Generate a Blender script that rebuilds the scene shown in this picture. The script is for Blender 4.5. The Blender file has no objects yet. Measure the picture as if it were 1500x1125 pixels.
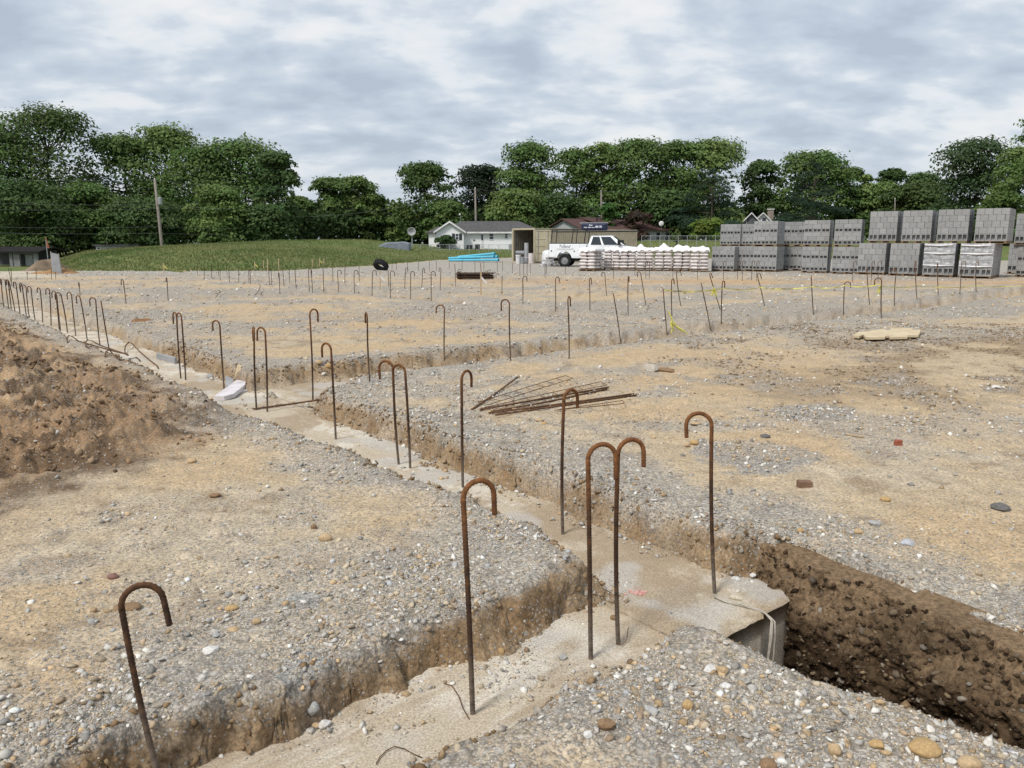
import bpy, math, random
import numpy as np
from mathutils import Vector, Matrix
R = math.radians
random.seed(7)
rng = np.random.default_rng(11)
scene = bpy.context.scene
COL = scene.collection
# ------------------------------------------------------------------ camera
FPX, PITCH, HC = 1127.0, R(10.4), 1.65          # focal length in photo pixels, tilt down, eye height
cam_d = bpy.data.cameras.new('camera')
cam_d.sensor_fit = 'HORIZONTAL'
cam_d.sensor_width = 36.0
cam_d.lens = FPX / 1500.0 * 36.0
cam_d.clip_start, cam_d.clip_end = 0.05, 3000.0
cam = bpy.data.objects.new('camera', cam_d)
COL.objects.link(cam)
cam.location = (0, 0, HC)
cam.rotation_euler = (R(90) - PITCH, 0, 0)
scene.camera = cam
# ------------------------------------------------------------------ world: overcast sky
SUN_EL, SUN_AZ = R(52), R(222)                   # azimuth from +Y towards +X
SKY_STRENGTH = 0.1
w = bpy.data.worlds.new('World'); scene.world = w; w.use_nodes = True
nt = w.node_tree; nt.nodes.clear()
def N(t, typ, **kw):
    n = t.nodes.new(typ)
    for k, v in kw.items(): setattr(n, k, v)
    return n
def L(t, a, b): t.links.new(a, b)
def math_node(t, op, a, b=None, clamp=False):
    n = N(t, 'ShaderNodeMath', operation=op, use_clamp=clamp)
    for i, v in enumerate((a, b)):
        if v is None: continue
        if isinstance(v, (int, float)): n.inputs[i].default_value = v
        else: L(t, v, n.inputs[i])
    return n.outputs[0]
def ramp(t, fac, stops, interp='LINEAR'):
    n = N(t, 'ShaderNodeValToRGB'); n.color_ramp.interpolation = interp
    e = n.color_ramp.elements
    while len(e) < len(stops): e.new(0.5)
    for el, (p, c) in zip(e, stops):
        el.position = p; el.color = (c[0], c[1], c[2], 1) if not isinstance(c, (int, float)) else (c, c, c, 1)
    L(t, fac, n.inputs[0]); return n.outputs[0]
def mix(t, fac, a, b, blend='MIX'):
    n = N(t, 'ShaderNodeMix', data_type='RGBA', blend_type=blend)
    for s, v in ((n.inputs[0], fac), (n.inputs[6], a), (n.inputs[7], b)):
        if isinstance(v, (int, float)): s.default_value = v
        elif isinstance(v, tuple): s.default_value = (v[0], v[1], v[2], 1)
        else: L(t, v, s)
    return n.outputs[2]
sky = N(nt, 'ShaderNodeTexSky', sky_type='NISHITA')
sky.sun_disc = False; sky.sun_elevation = SUN_EL; sky.sun_rotation = SUN_AZ
sky.air_density = 1.2; sky.dust_density = 2.0
tc = N(nt, 'ShaderNodeTexCoord')
sep = N(nt, 'ShaderNodeSeparateXYZ'); L(nt, tc.outputs['Generated'], sep.inputs[0])
zz = math_node(nt, 'MAXIMUM', sep.outputs[2], 0.0)
den = math_node(nt, 'ADD', zz, 0.30)
cu = math_node(nt, 'DIVIDE', sep.outputs[0], den)
cv = math_node(nt, 'DIVIDE', sep.outputs[1], den)
cmb = N(nt, 'ShaderNodeCombineXYZ'); L(nt, cu, cmb.inputs[0]); L(nt, cv, cmb.inputs[1])
def cnoise(scale, detail, rough, off, dist=0.0):
    m = N(nt, 'ShaderNodeMapping'); m.inputs['Location'].default_value = off; m.inputs['Scale'].default_value = scale
    L(nt, cmb.outputs[0], m.inputs[0])
    n = N(nt, 'ShaderNodeTexNoise'); n.inputs['Scale'].default_value = 1.0
    n.inputs['Detail'].default_value = detail; n.inputs['Roughness'].default_value = rough; n.inputs['Distortion'].default_value = dist
    L(nt, m.outputs[0], n.inputs[0]); return n.outputs[0]
big = cnoise((1.7, 2.3, 1), 5, 0.5, (5.1, 1.7, 0), 0.0)
med = cnoise((5.0, 6.6, 1), 6, 0.5, (8.3, 4.2, 0), 0.2)
tone = math_node(nt, 'ADD', math_node(nt, 'MULTIPLY', big, 0.42), math_node(nt, 'ADD', math_node(nt, 'MULTIPLY', med, 0.43), math_node(nt, 'MULTIPLY', cnoise((11.0, 15.0, 1), 5, 0.5, (2.3, 9.2, 0), 0.1), 0.13)))
K = 1.0 / SKY_STRENGTH
cl = ramp(nt, tone, [(0.39, (0.48 * K, 0.55 * K, 0.65 * K)), (0.46, (0.58 * K, 0.655 * K, 0.755 * K)),
                     (0.50, (0.655 * K, 0.725 * K, 0.81 * K)), (0.542, (0.80 * K, 0.845 * K, 0.89 * K)), (0.60, (0.90 * K, 0.91 * K, 0.925 * K))])
veil = ramp(nt, zz, [(0.0, 0.65), (0.12, 0.1), (0.25, 0.0)])
cl = mix(nt, veil, cl, (0.60 * K, 0.665 * K, 0.755 * K))
skycol = mix(nt, 0.92, sky.outputs[0], cl)
bg = N(nt, 'ShaderNodeBackground'); bg.inputs[1].default_value = SKY_STRENGTH
L(nt, skycol, bg.inputs[0])
wo = N(nt, 'ShaderNodeOutputWorld'); L(nt, bg.outputs[0], wo.inputs[0])
# ------------------------------------------------------------------ sun through thin cloud
sd = bpy.data.lights.new('sun', 'SUN'); sd.energy = 3.1; sd.angle = R(13); sd.color = (1.0, 0.955, 0.89)
so = bpy.data.objects.new('sun', sd); COL.objects.link(so)
sdir = Vector((math.sin(SUN_AZ) * math.cos(SUN_EL), math.cos(SUN_AZ) * math.cos(SUN_EL), math.sin(SUN_EL)))
so.rotation_euler = sdir.to_track_quat('Z', 'Y').to_euler()
vs = scene.view_settings
vs.view_transform = 'Standard'; vs.look = 'None'; vs.exposure = 0.0; vs.gamma = 1.0; vs.use_curve_mapping = False
scene.render.engine = 'CYCLES'
scene.cycles.max_bounces = 5; scene.cycles.diffuse_bounces = 3; scene.cycles.glossy_bounces = 2
scene.cycles.transparent_max_bounces = 12
# ------------------------------------------------------------------ materials
def attr_color(t, name='col'):
    a = N(t, 'ShaderNodeAttribute', attribute_name=name); return a.outputs['Color']
def new_mat(name):
    m = bpy.data.materials.new(name); m.use_nodes = True
    t = m.node_tree; b = t.nodes['Principled BSDF']; return m, t, b
def noise(t, scale, detail=3, rough=0.55, coord='Object', vec=None):
    n = N(t, 'ShaderNodeTexNoise'); n.inputs['Scale'].default_value = scale
    n.inputs['Detail'].default_value = detail; n.inputs['Roughness'].default_value = rough
    if vec is None:
        c = N(t, 'ShaderNodeTexCoord'); vec = c.outputs[coord]
    L(t, vec, n.inputs['Vector']); return n.outputs[0]
def bump(t, b, h, strength=0.3, dist=0.01):
    n = N(t, 'ShaderNodeBump'); n.inputs['Strength'].default_value = strength; n.inputs['Distance'].default_value = dist
    L(t, h, n.inputs['Height']); L(t, n.outputs[0], b.inputs['Normal'])
def simple(name, c1, c2=None, scale=8.0, rough=0.7, metal=0.0, bump_s=0.0, rnd=0.0, spec=0.3, coord='Object'):
    m, t, b = new_mat(name)
    b.inputs['Roughness'].default_value = rough; b.inputs['Metallic'].default_value = metal
    b.inputs['Specular IOR Level'].default_value = spec
    c2 = c2 or tuple(v * 0.72 for v in c1)
    f = noise(t, scale, 5, 0.6, coord)
    c = ramp(t, f, [(0.36, c2), (0.64, c1)])
    if rnd:
        oi = N(t, 'ShaderNodeObjectInfo')
        v = math_node(t, 'ADD', math_node(t, 'MULTIPLY', oi.outputs['Random'], rnd), 1.0 - rnd / 2)
        cc = N(t, 'ShaderNodeCombineColor')
        for i in range(3): L(t, v, cc.inputs[i])
        c = mix(t, 1.0, c, cc.outputs[0], 'MULTIPLY')
    L(t, c, b.inputs['Base Color'])
    if bump_s: bump(t, b, f, bump_s)
    return m
M = {}
def ground_material():
    m, t, b = new_mat('site_ground')
    b.inputs['Roughness'].default_value = 0.95; b.inputs['Specular IOR Level'].default_value = 0.12
    c = N(t, 'ShaderNodeTexCoord').outputs['Object']
    base = attr_color(t); g = N(t, 'ShaderNodeAttribute', attribute_name='gravel').outputs['Fac']
    gr = N(t, 'ShaderNodeAttribute', attribute_name='grassy').outputs['Fac']
    fine = noise(t, 55, 6, 0.7, vec=c); coarse = noise(t, 5, 6, 0.65, vec=c)
    v = ramp(t, fine, [(0.28, 0.42), (0.5, 1.04), (0.70, 1.55)])
    v2 = ramp(t, coarse, [(0.3, 0.82), (0.7, 1.16)])
    col = mix(t, 1.0, mix(t, 1.0, base, v, 'MULTIPLY'), v2, 'MULTIPLY')
    def vor(scale):
        n = N(t, 'ShaderNodeTexVoronoi'); n.inputs['Scale'].default_value = scale; n.inputs['Randomness'].default_value = 1.0
        L(t, c, n.inputs['Vector']); return n
    v1 = vor(85); vb = vor(34)
    def stones(vn, thr):
        s = N(t, 'ShaderNodeSeparateColor'); L(t, vn.outputs['Color'], s.inputs[0])
        tint = ramp(t, s.outputs[0], [(0.0, (0.19, 0.17, 0.145)), (0.3, (0.35, 0.32, 0.28)), (0.62, (0.50, 0.475, 0.435)),
                                      (0.8, (0.46, 0.34, 0.21)), (1.0, (0.64, 0.615, 0.57))])
        edge = ramp(t, vn.outputs['Distance'], [(0.35, 1.0), (0.62, 0.45)])
        return mix(t, 1.0, tint, edge, 'MULTIPLY'), s.outputs[1]
    c1, r1 = stones(v1, 0); c2, r2 = stones(vb, 0)
    pres = math_node(t, 'MULTIPLY', g, 1.05)
    k1 = math_node(t, 'MULTIPLY', math_node(t, 'LESS_THAN', r1, math_node(t, 'ADD', pres, 0.10)), math_node(t, 'SUBTRACT', 1.0, gr))
    k2 = math_node(t, 'MULTIPLY', math_node(t, 'LESS_THAN', r2, math_node(t, 'MULTIPLY', pres, 0.42)), math_node(t, 'SUBTRACT', 1.0, gr))
    col = mix(t, math_node(t, 'MULTIPLY', k1, 0.7), col, c1); col = mix(t, math_node(t, 'MULTIPLY', k2, 0.6), col, c2)
    L(t, col, b.inputs['Base Color'])
    h = math_node(t, 'ADD', math_node(t, 'MULTIPLY', math_node(t, 'SUBTRACT', 1.0, v1.outputs['Distance']), math_node(t, 'MULTIPLY', k1, 0.6)), fine)
    bump(t, b, h, 0.75, 0.012)
    return m
M['ground'] = ground_material()
def attr_mat(name, rough=0.85, fine=60, lo=0.72, hi=1.25, bs=0.4, bd=0.004, spec=0.2):
    m, t, b = new_mat(name); b.inputs['Roughness'].default_value = rough; b.inputs['Specular IOR Level'].default_value = spec
    c = N(t, 'ShaderNodeTexCoord').outputs['Object']; f = noise(t, fine, 5, 0.65, vec=c)
    L(t, mix(t, 1.0, attr_color(t), ramp(t, f, [(0.3, lo), (0.7, hi)]), 'MULTIPLY'), b.inputs['Base Color'])
    if bs: bump(t, b, f, bs, bd)
    return m
M['stone'] = attr_mat('stone', 0.85, 90)
M['concrete'] = attr_mat('dusty_concrete', 0.92, 110, 0.58, 1.38, 0.7, 0.006, 0.15)
M['soil_wall'] = attr_mat('cut_soil', 0.97, 45, 0.45, 1.5, 0.9, 0.02, 0.05)
M['clod'] = attr_mat('dirt_clod', 0.97, 40, 0.6, 1.35, 0.6, 0.01, 0.08)
def leaf_mat():
    m, t, b = new_mat('leaves'); b.inputs['Roughness'].default_value = 0.6; b.inputs['Specular IOR Level'].default_value = 0.15
    c = attr_color(t); L(t, c, b.inputs['Base Color'])
    tr = N(t, 'ShaderNodeBsdfTranslucent'); L(t, mix(t, 1.0, c, (1.25, 1.3, 0.6), 'MULTIPLY'), tr.inputs[0])
    ms = N(t, 'ShaderNodeMixShader'); ms.inputs[0].default_value = 0.22
    L(t, b.outputs[0], ms.inputs[1]); L(t, tr.outputs[0], ms.inputs[2])
    L(t, ms.outputs[0], t.nodes['Material Output'].inputs[0]); return m
M['leaf'] = leaf_mat()
def rust():
    m, t, b = new_mat('rusty_steel'); b.inputs['Roughness'].default_value = 0.85; b.inputs['Metallic'].default_value = 0.0
    b.inputs['Specular IOR Level'].default_value = 0.25
    tcn = N(t, 'ShaderNodeTexCoord'); z = N(t, 'ShaderNodeSeparateXYZ'); L(t, tcn.outputs['Object'], z.inputs[0])
    f = noise(t, 28, 5, 0.7, vec=tcn.outputs['Object'])
    c = ramp(t, f, [(0.3, (0.024, 0.015, 0.011)), (0.52, (0.064, 0.035, 0.020)), (0.75, (0.14, 0.062, 0.026))])
    hk = ramp(t, f, [(0.3, (0.10, 0.045, 0.02)), (0.6, (0.26, 0.105, 0.035)), (0.8, (0.34, 0.18, 0.08))])
    k = N(t, 'ShaderNodeMapRange'); k.inputs[1].default_value = 0.62; k.inputs[2].default_value = 0.95; L(t, z.outputs[2], k.inputs[0])
    c = mix(t, math_node(t, 'MULTIPLY', k.outputs[0], 0.75), c, hk)
    k2 = N(t, 'ShaderNodeMapRange'); k2.inputs[1].default_value = 0.34; k2.inputs[2].default_value = 0.02; L(t, z.outputs[2], k2.inputs[0])
    c = mix(t, math_node(t, 'MULTIPLY', math_node(t, 'MULTIPLY', k2.outputs[0], 0.75), ramp(t, f, [(0.35, 0.35), (0.6, 1.0)])), c, (0.235, 0.205, 0.17))
    L(t, c, b.inputs['Base Color']); bump(t, b, f, 0.5, 0.002); return m
M['rust'] = rust()
M['rust_flat'] = simple('rust_lying', (0.19, 0.095, 0.045), (0.055, 0.033, 0.022), 30, 0.9)
M['rust_dark'] = simple('rust_dark', (0.085, 0.05, 0.03), (0.03, 0.02, 0.015), 30, 0.9)
M['block'] = simple('concrete_block', (0.345, 0.345, 0.34), (0.265, 0.267, 0.265), 14, 0.95, rnd=0.2, bump_s=0.2, spec=0.1)
M['pallet'] = simple('pallet_wood', (0.26, 0.17, 0.10), None, 9, 0.9)
M['bag'] = simple('cement_bag', (0.68, 0.63, 0.61), (0.50, 0.45, 0.43), 6, 0.5, rnd=0.3)
M['white_wrap'] = simple('white_wrap', (0.88, 0.87, 0.87), (0.74, 0.73, 0.74), 6, 0.35)
def wrap():
    m, t, b = new_mat('clear_stretch_wrap'); b.inputs['Base Color'].default_value = (0.62, 0.63, 0.66, 1); b.inputs['Roughness'].default_value = 0.25
    f = noise(t, 7, 4, 0.6); L(t, ramp(t, f, [(0.35, 0.12), (0.62, 0.62)]), b.inputs['Alpha']); bump(t, b, f, 0.8, 0.03); return m
M['wrap'] = wrap()
M['white_paint'] = simple('white_paint', (0.86, 0.875, 0.89), (0.80, 0.82, 0.845), 2, 0.3, spec=0.5)
M['siding'] = simple('white_siding', (0.84, 0.845, 0.85), (0.78, 0.785, 0.80), 1.2, 0.7)
M['trim'] = simple('white_trim', (0.8, 0.8, 0.8), None, 2, 0.6)
M['grey_wall'] = simple('grey_siding', (0.42, 0.44, 0.45), (0.34, 0.36, 0.37), 1.5, 0.8)
M['dark_wall'] = simple('dark_siding', (0.13, 0.14, 0.15), None, 1.5, 0.8)
M['shingle'] = simple('grey_shingle', (0.105, 0.10, 0.10), (0.065, 0.062, 0.064), 3.2, 0.9)
M['brown_roof'] = simple('brown_shingle', (0.105, 0.058, 0.052), (0.072, 0.04, 0.038), 3.0, 0.9)
M['glass'] = simple('window_glass', (0.03, 0.04, 0.05), (0.02, 0.026, 0.032), 1.0, 0.08, spec=0.6)
M['shutter'] = simple('dark_shutter', (0.03, 0.045, 0.05), None, 4, 0.7)
M['black'] = simple('black_rubber', (0.022, 0.022, 0.024), (0.012, 0.012, 0.013), 20, 0.75)
M['black_steel'] = simple('black_steel', (0.018, 0.018, 0.02), None, 20, 0.5)
M['steel'] = simple('bare_steel', (0.5, 0.5, 0.51), (0.35, 0.35, 0.36), 12, 0.4, metal=0.7)
M['navy'] = simple('navy_tarp', (0.022, 0.03, 0.075), (0.012, 0.016, 0.04), 5, 0.6)
M['ink'] = simple('dark_lettering', (0.03, 0.03, 0.06), None, 5, 0.6)
M['pale_print'] = simple('pale_print', (0.6, 0.62, 0.68), None, 5, 0.6)
M['tan_paint'] = simple('tan_container_paint', (0.46, 0.41, 0.29), (0.38, 0.335, 0.235), 1.6, 0.6)
M['inside'] = simple('container_lining', (0.20, 0.19, 0.16), (0.14, 0.13, 0.11), 2, 0.8)
M['blue_pipe'] = simple('blue_pvc', (0.14, 0.52, 0.68), (0.10, 0.43, 0.58), 1.5, 0.35, rnd=0.15)
M['plastic_white'] = simple('white_plastic', (0.75, 0.75, 0.76), None, 6, 0.4)
M['plastic_grey'] = simple('grey_tube', (0.38, 0.385, 0.40), (0.30, 0.305, 0.32), 4, 0.7)
M['wood_pole'] = simple('weathered_pole', (0.27, 0.24, 0.21), (0.17, 0.15, 0.13), 5, 0.9)
M['bark'] = simple('bark', (0.10, 0.08, 0.06), (0.05, 0.04, 0.03), 3, 0.95)
M['wire'] = simple('line_wire', (0.14, 0.145, 0.15), None, 3, 0.6)
M['galv'] = simple('galvanised', (0.36, 0.38, 0.39), None, 6, 0.5)
M['lath'] = simple('lath_wood', (0.46, 0.36, 0.23), (0.36, 0.27, 0.17), 9, 0.85)
M['yellow'] = simple('yellow_tape', (0.66, 0.61, 0.15), (0.52, 0.48, 0.12), 5, 0.45)
M['foam'] = simple('pale_foam_board', (0.66, 0.62, 0.63), (0.52, 0.48, 0.48), 9, 0.8)
M['plywood'] = simple('pale_board', (0.60, 0.50, 0.34), (0.50, 0.40, 0.26), 5, 0.85)
M['form_wood'] = simple('weathered_form_board', (0.44, 0.39, 0.31), (0.33, 0.28, 0.21), 9, 0.9)
M['rope'] = simple('frayed_strap', (0.50, 0.46, 0.39), (0.34, 0.31, 0.26), 35, 0.95)
M['brick'] = simple('red_brick', (0.36, 0.115, 0.06), (0.26, 0.08, 0.045), 16, 0.95, bump_s=0.4)
M['red_car'] = simple('red_car_paint', (0.36, 0.02, 0.03), None, 2, 0.25, spec=0.6)
M['grey_car'] = simple('silver_car_paint', (0.35, 0.36, 0.39), None, 2, 0.3, spec=0.6)
M['dark_car'] = simple('dark_car_paint', (0.04, 0.045, 0.06), None, 2, 0.3, spec=0.6)
M['tail'] = simple('tail_lamp', (0.4, 0.015, 0.015), None, 3, 0.3)
M['tarp_grey'] = simple('grey_tarp', (0.22, 0.25, 0.29), (0.17, 0.19, 0.23), 2, 0.7)
M['geotextile'] = simple('grey_silt_fabric', (0.33, 0.34, 0.35), (0.25, 0.26, 0.27), 3, 0.8)
M['pink'] = simple('pink_marking_paint', (0.62, 0.27, 0.25), (0.50, 0.36, 0.30), 45, 0.9)
M['masonry'] = simple('chimney_masonry', (0.33, 0.28, 0.24), (0.22, 0.18, 0.15), 4, 0.9)
# ------------------------------------------------------------------ mesh helpers
def big_mesh(name, verts, faces, mat, colors=None, attrs=None, smooth=False, parent=None):
    verts = np.ascontiguousarray(verts, dtype=np.float32); faces = np.ascontiguousarray(faces, dtype=np.int32)
    me = bpy.data.meshes.new(name); nf, k = faces.shape
    me.vertices.add(len(verts)); me.vertices.foreach_set('co', verts.ravel())
    me.loops.add(nf * k); me.loops.foreach_set('vertex_index', faces.ravel())
    me.polygons.add(nf); me.polygons.foreach_set('loop_start', np.arange(0, nf * k, k, dtype=np.int32))
    me.update(calc_edges=True)
    if smooth: me.polygons.foreach_set('use_smooth', np.ones(nf, dtype=bool))
    if colors is not None:
        a = me.color_attributes.new('col', 'FLOAT_COLOR', 'POINT')
        c4 = np.ones((len(verts), 4), dtype=np.float32); c4[:, :3] = colors; a.data.foreach_set('color', c4.ravel())
    for k2, v in (attrs or {}).items():
        a = me.attributes.new(k2, 'FLOAT', 'POINT'); a.data.foreach_set('value', np.ascontiguousarray(v, dtype=np.float32))
    me.materials.append(mat); me.validate()
    o = bpy.data.objects.new(name, me); COL.objects.link(o)
    if parent: o.parent = parent
    return o
class MB:
    def __init__(s): s.v = []; s.f = []
    def add(s, vs_, fs):
        b = len(s.v); s.v += [tuple(p) for p in vs_]; s.f += [tuple(i + b for i in f) for f in fs]; return s
    def hexa(s, p):     # 4 bottom ccw, 4 top ccw
        return s.add(p, [(3, 2, 1, 0), (4, 5, 6, 7), (0, 1, 5, 4), (1, 2, 6, 5), (2, 3, 7, 6), (3, 0, 4, 7)])
    def box(s, x0, x1, y0, y1, z0, z1):
        return s.hexa([(x0, y0, z0), (x1, y0, z0), (x1, y1, z0), (x0, y1, z0), (x0, y0, z1), (x1, y0, z1), (x1, y1, z1), (x0, y1, z1)])
    def tube(s, pts, rad, n=6, caps=True):
        pts = [Vector(p) for p in pts]; m = len(pts)
        rad = rad if isinstance(rad, (list, tuple)) else [rad] * m
        t0 = (pts[1] - pts[0]).normalized(); up = Vector((0, 0, 1)) if abs(t0.z) < 0.9 else Vector((1, 0, 0))
        u = t0.cross(up).normalized(); vs_ = []
        for i, p in enumerate(pts):
            t = (pts[min(i + 1, m - 1)] - pts[max(i - 1, 0)])
            t = t.normalized() if t.length > 1e-9 else t0
            u = u - t * u.dot(t); u = u.normalized() if u.length > 1e-6 else t.orthogonal().normalized()
            q = t.cross(u)
            for k in range(n):
                a = 2 * math.pi * k / n
                vs_.append(p + (u * math.cos(a) + q * math.sin(a)) * rad[i])
        fs = [(i * n + k, i * n + (k + 1) % n, (i + 1) * n + (k + 1) % n, (i + 1) * n + k) for i in range(m - 1) for k in range(n)]
        if caps: fs += [tuple(reversed(range(n))), tuple((m - 1) * n + k for k in range(n))]
        return s.add(vs_, fs)
    def bar(s, a, b, r, n=6): return s.tube([a, b], r, n)
    def prism(s, outline, f0, f1):   # outline list of 2d, f0/f1 map 2d->3d for the two ends
        n = len(outline)
        return s.add([f0(*p) for p in outline] + [f1(*p) for p in outline],
                     [tuple(reversed(range(n))), tuple(range(n, 2 * n))] + [(i, (i + 1) % n, n + (i + 1) % n, n + i) for i in range(n)])
    def lathe(s, prof, n=20, axis='y', c=(0, 0, 0)):   # prof: (radius, along); closed profile ring
        m = len(prof); vs_ = []
        for k in range(n):
            a = 2 * math.pi * k / n
            for r_, h_ in prof:
                x, z = r_ * math.cos(a), r_ * math.sin(a)
                p = (x, h_, z) if axis == 'y' else ((x, z, h_) if axis == 'z' else (h_, x, z))
                vs_.append((p[0] + c[0], p[1] + c[1], p[2] + c[2]))
        fs = [(k * m + i, k * m + (i + 1) % m, ((k + 1) % n) * m + (i + 1) % m, ((k + 1) % n) * m + i) for k in range(n) for i in range(m)]
        return s.add(vs_, fs)
    def mesh(s, name, mat, smooth=False):
        me = bpy.data.meshes.new(name); me.from_pydata(s.v, [], s.f); me.materials.append(mat)
        import bmesh
        bm = bmesh.new(); bm.from_mesh(me); bmesh.ops.recalc_face_normals(bm, faces=bm.faces); bm.to_mesh(me); bm.free()
        if smooth:
            me.polygons.foreach_set('use_smooth', np.ones(len(me.polygons), dtype=bool))
        return me
    def build(s, name, mat, parent=None, loc=None, smooth=False, bevel=0.0):
        o = bpy.data.objects.new(name, s.mesh(name, mat, smooth)); COL.objects.link(o)
        if parent: o.parent = parent
        if loc is not None: o.location = loc
        if bevel:
            md = o.modifiers.new('edge', 'BEVEL'); md.width = bevel; md.segments = 2; md.limit_method = 'ANGLE'
        return o
def inst(name, me, parent=None, loc=(0, 0, 0), rz=0.0):
    o = bpy.data.objects.new(name, me); COL.objects.link(o); o.location = loc; o.rotation_euler = (0, 0, rz)
    if parent: o.parent = parent
    return o
def tag(o, label, cat, group=None, kind=None):
    if label: o['label'] = label
    if cat: o['category'] = cat
    if group: o['group'] = group
    if kind: o['kind'] = kind
    return o
def thing(name, label, cat, loc=(0, 0, 0), rz=0.0, group=None):
    o = bpy.data.objects.new(name, None); COL.objects.link(o); o.empty_display_size = 0.1
    o.location = loc; o.rotation_euler = (0, 0, rz)
    return tag(o, label, cat, group)
# ------------------------------------------------------------------ noise
def _hash(ix, iy, seed):
    h = (ix.astype(np.int64) * 374761393 + iy.astype(np.int64) * 668265263 + seed * 2147483647) & 0xffffffff
    h = ((h ^ (h >> 13)) * 1274126177) & 0xffffffff
    h = h ^ (h >> 16)
    return (h & 0xffffff).astype(np.float64) / 0xffffff
def vnoise(x, y, seed=0):
    x = np.asarray(x, dtype=np.float64); y = np.asarray(y, dtype=np.float64)
    ix, iy = np.floor(x), np.floor(y); fx, fy = x - ix, y - iy
    fx = fx * fx * fx * (fx * (fx * 6 - 15) + 10); fy = fy * fy * fy * (fy * (fy * 6 - 15) + 10)
    a, b, c, d = _hash(ix, iy, seed), _hash(ix + 1, iy, seed), _hash(ix, iy + 1, seed), _hash(ix + 1, iy + 1, seed)
    return (a + (b - a) * fx) * (1 - fy) + (c + (d - c) * fx) * fy
def fbm(x, y, o=4, seed=0, gain=0.5):      # about -1..1
    x = np.asarray(x, dtype=np.float64); y = np.asarray(y, dtype=np.float64)
    s = 0.0; amp = 1.0; tot = 0.0
    for i in range(o):
        s = s + amp * (vnoise(x, y, seed + 17 * i) * 2 - 1); tot += amp; amp *= gain
        x, y = x * 2.03 + 5.3, y * 2.01 - 3.7
    return s / tot * 1.6
def sstep(a, b, x):
    t = np.clip((x - a) / (b - a), 0, 1); return t * t * (3 - 2 * t)
# ------------------------------------------------------------------ site geometry
def ray(px, py):
    u = (px - 750) / FPX; v = -(py - 562.5) / FPX
    return (u, math.cos(PITCH) + v * math.sin(PITCH), -math.sin(PITCH) + v * math.cos(PITCH))
def at_z(px, py, z=0.0):
    d = ray(px, py); t = (z - HC) / d[2]; return Vector((d[0] * t, d[1] * t, z))
def at_y(px, py, y):
    d = ray(px, py); t = y / d[1]; return Vector((d[0] * t, y, HC + d[2] * t))
def to_ns(x, y): return 0.772 * x + 0.636 * y, -0.636 * x + 0.772 * y
def from_ns(n, s): return 0.772 * n - 0.636 * s, 0.636 * n + 0.772 * s
FAR_Z = 0.15
def base_z(x, y): return FAR_Z * sstep(18, 36, y)
PILE = np.array([at_z(*p)[:2] for p in ((-60, 745), (0, 742), (110, 702), (210, 682), (300, 645), (310, 605), (250, 560), (180, 533), (60, 492), (0, 468), (-160, 430), (-700, 470), (-700, 640))])
def poly_sd(x, y, P):       # signed distance, positive inside
    x = np.asarray(x, float); y = np.asarray(y, float)
    d = np.full(x.shape, 1e9); ins = np.zeros(x.shape, bool); n = len(P)
    for i in range(n):
        ax, ay = P[i]; bx, by = P[(i + 1) % n]; ex, ey = bx - ax, by - ay
        t = np.clip(((x - ax) * ex + (y - ay) * ey) / (ex * ex + ey * ey), 0, 1)
        d = np.minimum(d, np.hypot(x - ax - t * ex, y - ay - t * ey))
        c = ((ay > y) != (by > y)) & (x < (bx - ax) * (y - ay) / ((by - ay) if by != ay else 1e-9) + ax)
        ins ^= c
    return np.where(ins, d, -d)
SITE = np.array([(-70, 30), (-40, 38.5), (-25, 41.5), (-12.7, 41.5), (-8.9, 52), (-6.4, 68), (0, 79), (14, 76), (40, 66), (80, 60), (80, -20), (-70, -20)])
MOUND_KEYS = [(-70, -0.75), (-46, -0.72), (-43.5, -0.3), (-41, 0.55), (-36, 1.0), (-30, 1.3), (-22, 1.75), (-14, 1.85), (-9, 1.25), (-5, 0.95), (2, 0.9), (8, 1.25), (13, 1.75), (25, 1.8), (60, 1.6)]
def mound_z(x, y):
    top = np.interp(x * 75.0 / np.maximum(y, 30), [k[0] for k in MOUND_KEYS], [k[1] for k in MOUND_KEYS])
    d = -poly_sd(x, y, SITE)
    rise = sstep(0.0, 24, d) * 0.8 + sstep(0, 7, d) * 0.2
    return top * rise * (y > 10) - top * 0.12 * sstep(45, 110, d)
TRENCH = [  # n0 n1 s0 s1 depth bank
    (2.78, 3.70, 1.80, 70, 0.235, 0.13), (-8, 3.0, 1.94, 2.68, 0.235, 0.13), (2.68, 3.76, -4, 2.17, 1.5, 0.05),
    (3.3, 60, 8.55, 9.75, 0.235, 0.2), (12.3, 13.2, 8.8, 60, 0.13, 0.22), (3.3, 13.0, 23.2, 24.3, 0.12, 0.25), (20.5, 21.4, 9, 40, 0.12, 0.25)]
def trench_e(x, y):
    n, s = to_ns(np.asarray(x, float), np.asarray(y, float))
    w1 = 0.09 * fbm(x * 1.1, y * 1.1, 3, 5) + 0.055 * fbm(x * 4.5, y * 4.5, 4, 9)
    wb = np.clip(1.15 + 1.0 * fbm(x * 2.6, y * 2.6, 3, 13), 0.45, 2.2)
    out = []
    for (n0, n1, s0, s1, D, bw) in TRENCH:
        k = 0.35 if D > 1 else 0.8
        if D > 1: n1 = np.minimum(3.76, 3.46 + 0.146 * s); n0 = np.interp(s, [0.5, 1.0, 1.3, 1.9], [2.80, 2.70, 2.60, 2.57])
        if s0 == 1.80: n0 = 2.78 - 0.17 * sstep(6.5, 8, s)
        if s0 == 8.55: s0 = 8.55 - 0.75 * np.exp(-((n - 3.4) / 0.9) ** 2)
        out.append((np.minimum(np.minimum(n - n0, n1 - n), np.minimum(s - s0, s1 - s)) + w1 * k, D, bw * (wb if D < 1 else 1.0)))
    return out
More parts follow.
